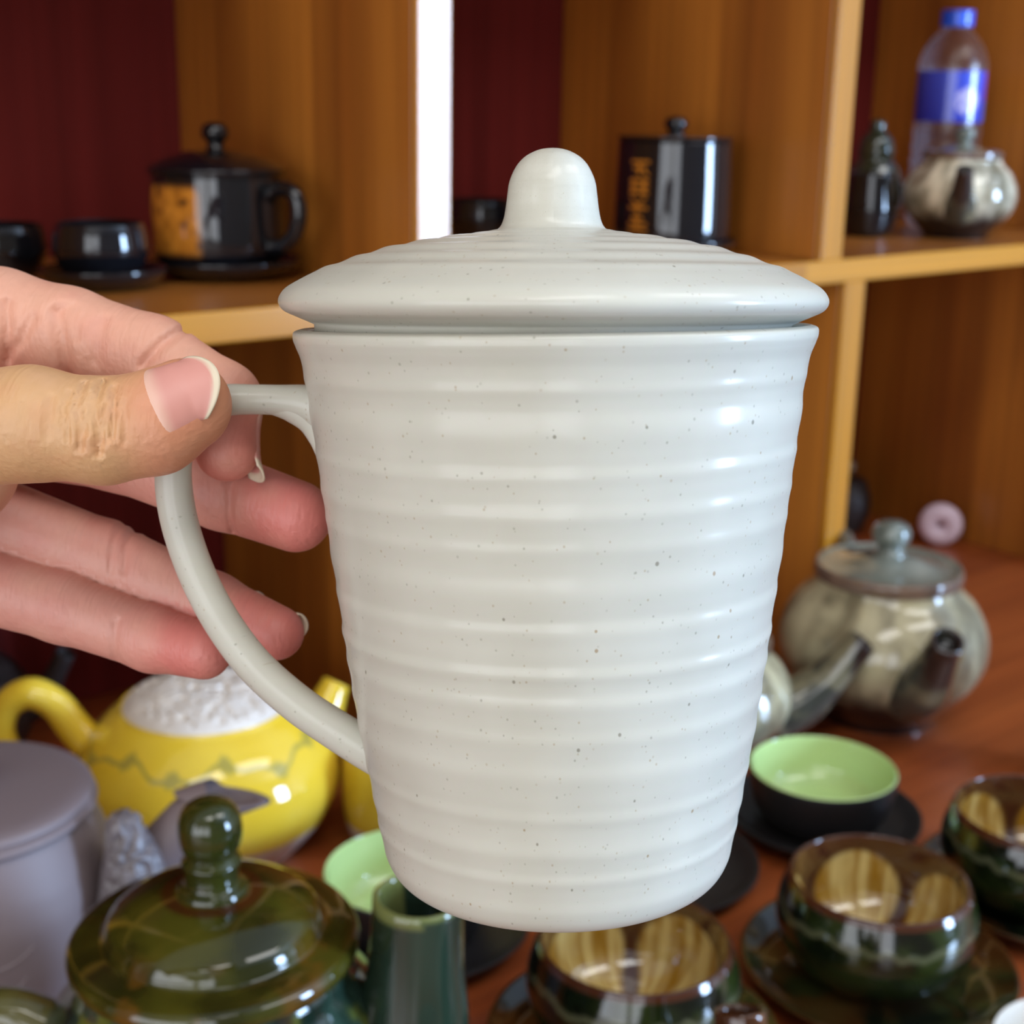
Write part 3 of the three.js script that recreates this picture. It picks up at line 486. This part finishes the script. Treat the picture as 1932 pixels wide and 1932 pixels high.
// dark green glazed teapot in front
{
  const t = thing('teapot', 'glossy dark green teapot with a stepped olive ball-knobbed lid before the purple clay teapot', 'teapot', [0.2141, CY, 0.2514]);
  const streak = (x, y, z) => { const a = Math.atan2(z, x), f = fbm(Math.cos(a) * 7 + 3, y * 26, Math.sin(a) * 7 + 3, 4), g = fbm(x * 60 + 8, y * 60, z * 60 + 8, 3); let c = mix3(S(20, 38, 30), S(44, 66, 56), sstep(0.35, 0.65, f)); c = mix3(c, S(96, 104, 40), 0.8 * sstep(0.56, 0.68, g)); return mix3(c, S(48, 20, 12), 0.7 * sstep(0.6, 0.7, fbm(x * 40 + 30, y * 70, z * 40, 3))); };
  part('body', paint(latheRuns([[[0, 0.004], [0.044, 0.004]], [[0.044, 0.004], [0.0455, 0], [0.049, 0]], [[0.049, 0], [0.056, 0.012], [0.070, 0.036], [0.0755, 0.062], [0.073, 0.086], [0.065, 0.106], [0.0565, 0.118], [0.0525, 0.124], [0.0515, 0.1305]], [[0.0515, 0.1305], [0.0505, 0.1325], [0.0485, 0.1315]], [[0.0485, 0.1315], [0.058, 0.105], [0.067, 0.065], [0.05, 0.018], [0, 0.012]]], 128, 12), streak), glazePainted, t);
  const olive = (x, y, z) => { const r = Math.hypot(x, z), f = fbm(x * 45 + 6, y * 45, z * 45 + 2, 4); let c = mix3(S(34, 36, 10), S(68, 66, 18), sstep(0.3, 0.7, f)); c = mix3(c, S(100, 66, 20), 0.7 * sstep(0.58, 0.7, fbm(x * 60 + 20, z * 60, 2, 3)) * sstep(0.035, 0.045, r)); return mix3(c, S(60, 26, 10), 0.85 * (1 - sstep(0.001, 0.0035, Math.abs(r - 0.0165))) * (y > 0.15 ? 1 : 0)); };
  const lid = part('lid', paint(latheRuns([[[0, 0.129], [0.0475, 0.129], [0.048, 0.133], [0.052, 0.1335]], [[0.052, 0.1335], [0.0540, 0.1355], [0.0545, 0.1385], [0.0532, 0.1412], [0.050, 0.1425], [0.0435, 0.1438], [0.0412, 0.1448], [0.0402, 0.1475], [0.0375, 0.1512], [0.031, 0.1552], [0.0225, 0.1582], [0.0150, 0.1598], [0.0125, 0.1605]], [[0.0125, 0.1605], [0.006, 0.1607], [0, 0.1607]]], 160, 14), olive), glazePainted, t, 'olive stepped lid');
  part('knob', paint(latheRuns([[[0.0132, 0.1602], [0.0125, 0.1618], [0.0104, 0.1632], [0.0100, 0.1665], [0.0106, 0.1705], [0.0112, 0.1722], [0.0098, 0.1742], [0.0092, 0.1752]], [[0.0092, 0.1752], [0.0112, 0.1790], [0.0120, 0.1845], [0.0112, 0.1900], [0.0085, 0.1942], [0.0045, 0.1965], [0, 0.1970]]], 72, 14), (x, y, z) => mix3(S(28, 34, 10), S(56, 60, 20), fbm(x * 120, y * 120, z * 120, 3))), glazePainted, lid);
  const sp = sweep([[0.050, 0.056], [0.066, 0.076], [0.074, 0.100], [0.076, 0.128], [0.077, 0.158]].map(([d, y]) => along(RIGHT, d, y)), [0.030, 0.0275, 0.0228, 0.0186, 0.0172], { hollow: 0.16, n: 50, seg: 40, side: [0, 0, 1] });
  part('spout', paint(sp, (x, y, z) => y > 0.1555 ? S(104, 110, 62) : mix3(S(24, 30, 18), S(40, 62, 50), fbm(x * 60, y * 20, z * 60, 3))), glazePainted, t);
  part('handle', paint(sweep([[0.066, 0.098], [0.082, 0.105], [0.098, 0.102], [0.112, 0.084], [0.112, 0.06], [0.096, 0.042], [0.07, 0.036]].map(([d, y]) => along(LEFT, d, y)), [0.011, 0.0098, 0.0092, 0.009, 0.009, 0.0095, 0.0105], { n: 60, seg: 22 }), (x, y, z) => mix3(S(60, 62, 20), S(110, 104, 60), fbm(x * 90, y * 90, z * 90, 3))), glazePainted, t);
}
// black clay cups with a pale green lining, and black saucers
function blackSaucer(label, at, r) {
  const t = thing('saucer', label, 'saucer', at, 0, 'black clay saucers on the counter'), k = r / 0.0625;
  part('dish', latheRuns([[[0, 0.0022], [0.032, 0.0022]], [[0.032, 0.0022], [0.034, 0], [0.0375, 0]], [[0.0375, 0], [0.048, 0.0035], [0.058, 0.009], [0.0622, 0.0128]], [[0.0622, 0.0128], [0.0620, 0.0142], [0.0600, 0.0140]], [[0.0600, 0.0140], [0.052, 0.0088], [0.042, 0.0062], [0.036, 0.0058]], [[0.036, 0.0058], [0, 0.0058]]].map(q => q.map(p => [p[0] * k, p[1]])), 96, 8), blackClay, t);
  return t;
}
blackSaucer('black clay saucer holding the pale-green cup nearest the mottled teapots', [0.6779, CY, 0.1733], 0.0625);
blackSaucer('black clay saucer under the pale-green cup behind the dark green teapot spout', [0.4001, CY, 0.1184], 0.0634);
blackSaucer('empty black clay saucer peeping out below the white mug', [0.5478, CY, 0.1507], 0.0645);
{
  const t = thing('tea_cup', 'black clay cup with a pale green glazed inside, standing clear of the white mug', 'cup', [0.6763, CY + 0.0058, 0.1725], 0, 'black cups with pale green insides');
  part('body', latheRuns([[[0, 0.002], [0.022, 0.002]], [[0.022, 0.002], [0.0235, 0], [0.028, 0]], [[0.028, 0], [0.036, 0.0035], [0.0425, 0.0135], [0.0455, 0.026], [0.0466, 0.0355]], [[0.0466, 0.0355], [0.0462, 0.0372], [0.0452, 0.0372]], [[0.0452, 0.0372], [0.043, 0.022], [0.034, 0.007], [0, 0.0055]]], 96, 10), blackClay, t);
  part('lining', latheRuns([[[0.0461, 0.0372], [0.0455, 0.0379], [0.0447, 0.0368], [0.0432, 0.026], [0.0395, 0.0145], [0.032, 0.0085], [0.020, 0.0072], [0, 0.0070]]], 96, 12), celadon, t, 'pale green glazed inside');
  copy(t, [0.3955, CY + 0.0058, 0.1180], 0, 'black clay cup with a pale green glazed inside, half hidden by the white mug');
}
// dark green cups with amber insides
{
  const GRP = 'dark green cups with amber insides', SG = 'dark green glazed saucers';
  const green = (x, y, z) => { const a = Math.atan2(z, x), f = fbm(x * 55 + 7, y * 55, z * 55 + 7, 4); let c = mix3(S(10, 15, 7), S(38, 48, 19), sstep(0.35, 0.7, f) * sstep(0.0, 0.04, y)); const dr = 0.0455 - 0.009 * fbm(Math.cos(a) * 6 + 4, 0, Math.sin(a) * 6 + 4, 3); c = mix3(c, S(98, 100, 74), 0.55 * (1 - sstep(0.0008, 0.0028, Math.abs(y - dr)))); return mix3(c, S(66, 34, 20), sstep(0.0515, 0.0535, y)); };
  const inside = (x, y, z) => {
    const a = Math.atan2(z, x), n = 5; let best = 0; for (let k = 0; k < n; k++) { const ak = k / n * 2 * Math.PI + 0.55; let da = Math.atan2(Math.sin(a - ak), Math.cos(a - ak)); const e = Math.hypot(da / 0.56, (y - 0.022) / 0.0245); best = Math.max(best, 1 - sstep(0.9, 1.04, e)); }
    if (Math.hypot(x, z) < 0.02) best = Math.max(best, 1 - sstep(0.012, 0.02, Math.hypot(x, z)));
    const st = fbm(Math.cos(a) * 16 + 3, y * 25, Math.sin(a) * 16 + 3, 4); return mix3(S(72, 40, 24), mix3(S(158, 116, 34), S(222, 198, 128), sstep(0.35, 0.68, st)), best);
  };
  const mk = latheRuns([[[0, 0.003], [0.024, 0.003]], [[0.024, 0.003], [0.0255, 0], [0.029, 0]], [[0.029, 0], [0.034, 0.004], [0.0455, 0.0145], [0.0512, 0.0275], [0.0510, 0.0400], [0.0478, 0.0510], [0.0462, 0.0545]], [[0.0462, 0.0545], [0.0455, 0.0557], [0.0443, 0.0550]], [[0.0443, 0.0550], [0.047, 0.044], [0.048, 0.03], [0.04, 0.013], [0, 0.0075]]], 140, 14);
  const li = latheRuns([[[0.0450, 0.0556], [0.0440, 0.0548], [0.0450, 0.046], [0.0462, 0.034], [0.0435, 0.021], [0.035, 0.0125], [0.02, 0.0095], [0, 0.009]]], 140, 14);
  const amber = M({ color: 0xffffff, vertexColors: true, roughness: 0.1, clearcoat: 1, clearcoatRoughness: 0.04 });
  const t = thing('tea_cup', 'rounded dark green cup with amber spots inside, standing fully visible on its green saucer', 'cup', [0.5674, CY + 0.006, 0.2975], 0.2, GRP);
  part('body', paint(mk, green), glazePainted, t); part('lining', paint(li, inside), amber, t, 'amber spotted inside with a brown rim');
  copy(t, [0.4267, CY + 0.006, 0.2621], 0.75, 'rounded dark green cup with amber spots inside, its rim just under the white mug');
  copy(t, [0.7000, CY + 0.006, 0.3065], -0.5, 'rounded dark green cup with amber spots inside, cut by the picture edge');
  const s = thing('saucer', 'dark green glazed saucer under the fully visible amber-lined cup', 'saucer', [0.5688, CY, 0.3001], 0, SG);
  part('dish', paint(latheRuns([[[0, 0.0024], [0.034, 0.0024]], [[0.034, 0.0024], [0.036, 0], [0.040, 0]], [[0.040, 0], [0.053, 0.003], [0.066, 0.0088], [0.0712, 0.0132]], [[0.0712, 0.0132], [0.0712, 0.0147], [0.0692, 0.0147]], [[0.0692, 0.0147], [0.060, 0.0098], [0.048, 0.0066], [0.041, 0.0060]], [[0.041, 0.0060], [0, 0.0060]]], 128, 10), (x, y, z) => { const f = fbm(x * 50 + 4, y * 50, z * 50 + 4, 4), r = Math.hypot(x, z); return mix3(mix3(S(14, 18, 10), S(52, 58, 28), sstep(0.35, 0.7, f)), S(80, 46, 18), 0.6 * sstep(0.58, 0.68, fbm(x * 35 + 50, z * 35, 1, 3)) + 0.5 * sstep(0.069, 0.071, r)); }), glazePainted, s);
  copy(s, [0.4235, CY, 0.2675], 1.2, 'dark green glazed saucer under the amber-lined cup just below the white mug');
  copy(s, [0.7112, CY, 0.3090], 2.1, 'dark green glazed saucer under the amber-lined cup at the picture edge');
}
// brown glazed teapot whose spout tip just enters the picture
{
  const dir = Math.atan2(-(0.3560 - 0.43), 0.3870 - 0.345);
  const t = thing('teapot', 'brown glazed teapot of which only the shiny spout mouth shows at the bottom', 'teapot', [0.345, CY, 0.436]);
  const brown = (x, y, z) => mix3(S(62, 34, 18), S(150, 100, 56), sstep(0.4, 0.7, fbm(x * 70 + 3, y * 70, z * 70 + 3, 3)));
  part('body', paint(latheRuns([[[0, 0.003], [0.028, 0.003]], [[0.028, 0.003], [0.029, 0], [0.032, 0]], [[0.032, 0], [0.038, 0.008], [0.047, 0.028], [0.048, 0.045], [0.042, 0.062], [0.034, 0.072]], [[0.034, 0.072], [0.032, 0.074], [0.030, 0.072]], [[0.030, 0.072], [0.042, 0.045], [0.03, 0.012], [0, 0.008]]], 80, 10), brown), glazePainted, t);
  const lid = part('lid', paint(latheRuns([[[0, 0.07], [0.031, 0.0705], [0.0335, 0.0745], [0.0325, 0.077], [0.024, 0.081], [0.01, 0.0835], [0, 0.084]]], 64, 10), brown), glazePainted, t);
  part('knob', paint(latheRuns([[[0.005, 0.0835], [0.0048, 0.086], [0.008, 0.091], [0.0072, 0.096], [0.003, 0.0985], [0, 0.0988]]], 32, 10), brown), glazePainted, lid);
  part('spout', paint(sweep([[0.040, 0.036], [0.054, 0.045], [0.066, 0.062], [0.076, 0.081], [0.0825, 0.097]].map(([d, y]) => along(dir, d, y)), [0.015, 0.0135, 0.0115, 0.0105, 0.0108], { hollow: 0.2, n: 40, seg: 32 }), brown), glazePainted, t, 'shiny brown spout mouth');
  part('handle', paint(sweep([[0.042, 0.06], [0.058, 0.068], [0.072, 0.056], [0.07, 0.034], [0.056, 0.022], [0.04, 0.022]].map(([d, y]) => along(dir + Math.PI, d, y)), [0.006, 0.0055, 0.005, 0.005, 0.0055, 0.006], { n: 40, seg: 16 }), brown), glazePainted, t);
}
{
  const t = thing('bowl', 'small white bowl of which a sliver of rim shows in the bottom corner', 'bowl', [0.556, CY, 0.4235]);
  part('body', latheRuns([[[0, 0.003], [0.018, 0.003]], [[0.018, 0.003], [0.019, 0], [0.022, 0]], [[0.022, 0], [0.03, 0.008], [0.038, 0.024], [0.041, 0.0355]], [[0.041, 0.0355], [0.0405, 0.037], [0.039, 0.0365]], [[0.039, 0.0365], [0.035, 0.022], [0.022, 0.007], [0, 0.005]]], 72, 10), M({ color: srgb(214, 210, 200), roughness: 0.2, clearcoat: 0.6 }), t);
}
{
  const t = thing('vase', 'tall cream vase just entering the picture beside the beige teapot', 'vase', [0.8735, CY, 0.2255]);
  part('body', latheRuns([[[0, 0.003], [0.018, 0.003]], [[0.018, 0.003], [0.019, 0], [0.021, 0]], [[0.021, 0], [0.0222, 0.02], [0.0222, 0.08], [0.0218, 0.135], [0.0222, 0.148]], [[0.0222, 0.148], [0.0238, 0.152], [0.0242, 0.160], [0.0232, 0.166], [0.0205, 0.168]], [[0.0205, 0.168], [0.019, 0.150], [0.0188, 0.06], [0, 0.012]]], 64, 10), M({ color: srgb(214, 200, 172), roughness: 0.3, clearcoat: 0.5 }), t);
}
{
  const t = thing('lilac_ring', 'small made-up pale lilac ring standing against the wooden wall behind the beige teapot', 'ring', [1.268, CY, -0.155], -0.95);  // made-up solid ring standing for a blurred, highlight-like pale spot
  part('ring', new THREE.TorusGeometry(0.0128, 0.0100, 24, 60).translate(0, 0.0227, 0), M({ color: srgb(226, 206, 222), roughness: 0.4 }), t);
}
{
  const t = thing('jar', 'little dark lidded jar with a pale knob deep in the lower compartment', 'jar', [1.233, CY, -0.2536]);
  part('body', latheRuns([[[0, 0], [0.017, 0], [0.022, 0.006], [0.027, 0.024], [0.026, 0.040], [0.021, 0.05]], [[0.021, 0.05], [0.019, 0.0505], [0, 0.0505]]], 48, 10), clayDark, t);
  const lid = part('lid', latheRuns([[[0, 0.0505], [0.021, 0.0506], [0.022, 0.053], [0.016, 0.058], [0.006, 0.0605], [0, 0.061]]], 48, 10), clayDark, t);
  part('knob', latheRuns([[[0.004, 0.0605], [0.004, 0.063], [0.008, 0.068], [0.0085, 0.072], [0.006, 0.0765], [0, 0.078]]], 32, 10), M({ color: srgb(150, 146, 130), roughness: 0.2, clearcoat: 1 }), lid, 'pale knob');
}
{
  const t = thing('teapot', 'dark brown clay teapot in the shadow behind the yellow teapot handle', 'teapot', [0.285, CY, -0.252]);
  part('body', latheRuns([[[0, 0], [0.026, 0], [0.032, 0.006], [0.0425, 0.026], [0.043, 0.042], [0.036, 0.058], [0.029, 0.064]], [[0.029, 0.064], [0.027, 0.0645], [0, 0.0645]]], 64, 10), clayDark, t);
  const lid = part('lid', latheRuns([[[0, 0.064], [0.029, 0.0645], [0.0295, 0.067], [0.022, 0.072], [0.008, 0.0745], [0, 0.075]]], 48, 10), clayDark, t);
  part('knob', latheRuns([[[0.005, 0.0745], [0.0045, 0.077], [0.0085, 0.082], [0.007, 0.088], [0, 0.0895]]], 32, 10), clayDark, lid);
  part('spout', sweep([[0.036, 0.034], [0.050, 0.044], [0.060, 0.062], [0.068, 0.078]].map(([d, y]) => along(RIGHT, d, y)), [0.011, 0.009, 0.0072, 0.0068], { hollow: 0.2, n: 36, seg: 24 }), clayDark, t);
  part('handle', sweep([[0.036, 0.052], [0.054, 0.058], [0.064, 0.042], [0.054, 0.024], [0.036, 0.022]].map(([d, y]) => along(LEFT, d, y)), [0.006, 0.0055, 0.005, 0.0055, 0.006], { n: 40, seg: 16 }), clayDark, t);
}

// ------------------------------------------------------------------ things on the upper shelf
function shelfSaucer(label, at, r) {
  const t = thing('saucer', label, 'saucer', at, 0, 'black glazed saucers on the shelf'), k = r / 0.05;
  part('dish', latheRuns([[[0, 0.002], [0.026, 0.002], [0.027, 0], [0.030, 0]], [[0.030, 0], [0.040, 0.003], [0.0475, 0.0075], [0.0498, 0.0105]], [[0.0498, 0.0105], [0.0497, 0.012], [0.0482, 0.0118]], [[0.0482, 0.0118], [0.042, 0.007], [0.033, 0.0045], [0, 0.004]]].map(q => q.map(p => [p[0] * k, p[1]])), 72, 8), blackGlaze, t);
}
function teacupBlack(label, at) {
  const t = thing('tea_cup', label, 'cup', at, 0, 'small black glazed cups on the shelf');
  part('body', latheRuns([[[0, 0.002], [0.012, 0.002], [0.013, 0], [0.016, 0]], [[0.016, 0], [0.0225, 0.005], [0.0275, 0.017], [0.0268, 0.027], [0.0252, 0.033]], [[0.0252, 0.033], [0.0245, 0.0338], [0.0238, 0.033]], [[0.0238, 0.033], [0.025, 0.018], [0.018, 0.006], [0, 0.0045]]], 64, 10), blackGlaze, t); return t;
}
{ // black lidded cup with a golden landscape
  shelfSaucer('black glazed saucer under the wide lidded cup with golden painting', [0.4330, SY, -0.1370], 0.0485);
  const t = thing('lidded_cup', 'wide black glazed lidded cup with a golden painting, on a saucer', 'cup', [0.4300, SY + 0.004, -0.1395]);
  part('body', paint(latheRuns([[[0, 0.002], [0.022, 0.002], [0.023, 0], [0.027, 0]], [[0.027, 0], [0.035, 0.003], [0.0405, 0.012], [0.0418, 0.030], [0.0415, 0.048], [0.0405, 0.0585]], [[0.0405, 0.0585], [0.0395, 0.060], [0.038, 0.059]], [[0.038, 0.059], [0.039, 0.03], [0.03, 0.008], [0, 0.006]]], 160, 20), (x, y, z) => {
    const a = Math.atan2(z, x), h = Math.atan2(Math.sin(a - 2.86), Math.cos(a - 2.86)), m = (1 - sstep(0.44, 0.6, Math.abs(h))) * sstep(0.010, 0.016, y) * (1 - sstep(0.05, 0.056, y)), f = fbm(a * 9 + 30, y * 160, 4, 4); return mix3([0.006, 0.006, 0.008], mix3(S(128, 66, 10), S(232, 152, 54), f), m * sstep(0.36, 0.5, f + 0.12));
  }), blackGlazePainted, t);
  const lid = part('lid', latheRuns([[[0, 0.058], [0.0375, 0.0585], [0.0425, 0.0605]], [[0.0425, 0.0605], [0.0432, 0.0625], [0.0415, 0.0645], [0.034, 0.0685], [0.022, 0.0725], [0.010, 0.0745], [0, 0.075]]], 72, 10), blackGlaze, t);
  part('knob', latheRuns([[[0.0068, 0.074], [0.0055, 0.076], [0.0052, 0.0785], [0.0078, 0.0815], [0.0085, 0.0855], [0.0068, 0.0892], [0.003, 0.0908], [0, 0.091]]], 40, 10), blackGlaze, lid);
  part('handle', sweep([[0.040, 0.048], [0.050, 0.053], [0.0595, 0.050], [0.063, 0.038], [0.058, 0.024], [0.048, 0.017], [0.039, 0.017]].map(([d, y]) => along(RIGHT - 0.5, d, y)), [0.0052, 0.005, 0.005, 0.005, 0.0048, 0.005, 0.0055], { n: 50, seg: 18 }), blackGlaze, t);
}
shelfSaucer('black glazed saucer under the small cup beside the golden-painted lidded cup', [0.3460, SY, -0.1250], 0.0375);
teacupBlack('small black glazed cup on the saucer beside the golden-painted lidded cup', [0.3470, SY + 0.004, -0.1290]);
teacupBlack('small black glazed cup standing directly on the shelf, cut by the picture edge', [0.3090, SY, -0.1900]);
teacupBlack('small black glazed cup between the bright shelf edge and white lid knob', [0.7180, SY, -0.2450]);
shelfSaucer('black glazed saucer under the tall lidded mug with gold characters', [0.7915, SY, -0.0990], 0.0500);
{ // tall black lidded mug with gold writing
  const t = thing('lidded_mug', 'tall black glazed lidded mug with a column of gold characters', 'mug', [0.7905, SY + 0.004, -0.0990]);
  const glyph = (u, v) => { // brush strokes of four stacked characters, u across -1..1, v down 0..4
    const k = Math.floor(v), y = (v - k) * 2 - 1, x = u; if (k < 0 || k > 3 || Math.abs(x) > 1 || Math.abs(y) > 0.86) return 0; const bar = (a, b) => 1 - sstep(0.1, 0.2, Math.abs(a - b));
    const s = [[bar(y, -0.6), bar(x, 0) * (y > -0.6), bar(y, 0.1) * (Math.abs(x) < 0.7), bar(x - y * 0.8, 0.3) * (y > 0.1)], [bar(x, -0.6), bar(x, 0.6), bar(y, -0.6), bar(y, 0.05), bar(y, 0.7)], [bar(x + y, 0) * (y < 0.2), bar(x - y, 0) * (y < 0.2), bar(y, 0.3), bar(x, 0) * (y > 0.2)], [bar(y, -0.65) * (Math.abs(x) < 0.6), bar(x, 0), bar(y, 0), bar(y, 0.65)]][k]; return Math.max(...s);
  };
  const body = latheRuns([[[0, 0.003], [0.030, 0.003], [0.031, 0], [0.035, 0]], [[0.035, 0], [0.041, 0.003], [0.0440, 0.012], [0.0438, 0.045], [0.0431, 0.066], [0.0427, 0.079]], [[0.0427, 0.079], [0.0414, 0.0805], [0.0398, 0.0795]], [[0.0398, 0.0795], [0.041, 0.04], [0.033, 0.008], [0, 0.006]]], 360, 44);
  part('body', paint(body, (x, y, z) => { const a = Math.atan2(z, x), h = Math.atan2(Math.sin(a - 2.98), Math.cos(a - 2.98)); const g = y > 0.008 && y < 0.076 ? glyph(-h / 0.19, (0.068 - y) / 0.0135) : 0; return mix3([0.006, 0.006, 0.008], S(196, 124, 40), g * 0.9); }), blackGlazePainted, t);
  const lid = part('lid', latheRuns([[[0, 0.077], [0.0395, 0.0778], [0.0396, 0.0802], [0.0432, 0.0808]], [[0.0432, 0.0808], [0.0438, 0.0822], [0.0422, 0.0835], [0.032, 0.0848], [0.018, 0.0856], [0, 0.0858]]], 72, 10), blackGlaze, t);
  part('knob', latheRuns([[[0.0072, 0.0848], [0.0058, 0.0862], [0.0058, 0.0875], [0.0082, 0.0900], [0.0086, 0.0933], [0.0065, 0.0963], [0.003, 0.0975], [0, 0.0978]]], 40, 10), blackGlaze, lid);
  part('handle', sweep([[0.041, 0.074], [0.054, 0.078], [0.064, 0.070], [0.066, 0.048], [0.06, 0.028], [0.050, 0.02], [0.041, 0.02]].map(([d, y]) => along(0.8, d, y)), [0.0055, 0.0052, 0.005, 0.005, 0.005, 0.0052, 0.0058], { n: 50, seg: 18 }), blackGlaze, t);
}
{
  const t = thing('vase', 'dark green gourd-shaped vase with a stopper behind the black cup by the post', 'vase', [1.1060, SY, -0.1557]);
  const m = M({ color: srgb(40, 50, 36), roughness: 0.2, clearcoat: 1, clearcoatRoughness: 0.06 });
  part('body', latheRuns([[[0, 0], [0.017, 0], [0.022, 0.005], [0.0275, 0.024], [0.0275, 0.042], [0.0215, 0.058], [0.0165, 0.064], [0.0168, 0.072], [0.0145, 0.082], [0.009, 0.089]], [[0.009, 0.089], [0.007, 0.0898], [0, 0.0898]]], 64, 10), m, t);
  part('stopper', latheRuns([[[0, 0.0895], [0.006, 0.0896], [0.0072, 0.092], [0.0068, 0.097], [0.003, 0.1], [0, 0.1003]]], 32, 10), m, t);
}
{
  const t = thing('tea_cup', 'narrow black glazed cup right beside the light vertical shelf post', 'cup', [1.0580, SY, -0.1215]);
  part('body', latheRuns([[[0, 0.002], [0.013, 0.002], [0.0135, 0], [0.016, 0]], [[0.016, 0], [0.020, 0.006], [0.0225, 0.024], [0.0215, 0.042], [0.0205, 0.054]], [[0.0205, 0.054], [0.0198, 0.055], [0.0188, 0.054]], [[0.0188, 0.054], [0.02, 0.025], [0.014, 0.006], [0, 0.005]]], 64, 10), blackGlaze, t);
}
mottledTeapot('teapot', 'small cream round teapot with dark streaks on the shelf in front of the water bottle', [1.1266, SY, -0.0765], -2.5, 0.63, true, 0.8);
{ // water bottle
  const t = thing('water_bottle', 'clear plastic water bottle with a blue cap and blue label', 'bottle', [1.2085, SY, -0.1530]);
  const pet = M({ color: lin(0.93, 0.95, 1), transmission: 1, thickness: 0, roughness: 0.3, ior: 1.5 });
  const R = 0.0315, pr = [[0, 0.004], [0.015, 0.003], [0.024, 0], [0.029, 0.003], [R, 0.010]]; for (let i = 0; i < 6; i++) pr.push([R - 0.0012, 0.016 + i * 0.014], [R, 0.023 + i * 0.014]);
  part('body', lathe([...pr, [R - 0.001, 0.103], [R - 0.001, 0.150], [R, 0.152], [R, 0.157], [0.030, 0.164], [0.026, 0.174], [0.019, 0.184], [0.0138, 0.190], [0.0128, 0.194], [0.0128, 0.202]], 96, 160), pet, t);
  part('label', paint(new THREE.CylinderGeometry(R + 0.0003, R + 0.0003, 0.048, 160, 40, true).translate(0, 0.127, 0), (x, y, z) => {
    const a = Math.atan2(z, x), h = Math.atan2(Math.sin(a - 2.0), Math.cos(a - 2.0)), v = (y - 0.103) / 0.048; let c = mix3(S(36, 52, 168), S(58, 78, 200), v); const e = Math.hypot(h / 0.42, (v - 0.42) / 0.3); c = mix3(c, S(206, 196, 226), 0.8 * (1 - sstep(0.75, 1, e)) * sstep(0.35, 0.6, fbm(h * 9 + 20, v * 9, 2, 2) + 0.1));
    if (h < -0.75) c = v > 0.45 ? S(198, 60, 96) : S(30, 130, 130); return c;
  }), M({ color: 0xffffff, vertexColors: true, roughness: 0.3, clearcoat: 0.6, side: THREE.DoubleSide }), t, 'blue printed label');
  t.scale.y = 0.955;
  part('cap', latheRuns([[[0.0128, 0.193], [0.0146, 0.193], [0.0150, 0.1945]], [[0.0150, 0.1945], [0.0150, 0.2065]], [[0.0150, 0.2065], [0.0142, 0.208], [0, 0.208]]], 64, 8), M({ color: srgb(24, 84, 214), roughness: 0.35, clearcoat: 0.4 }), t, 'blue screw cap');
}

scene.traverse(o => { if (o.isMesh) { o.castShadow = true; o.receiveShadow = true; } });
renderer.render(scene, camera);
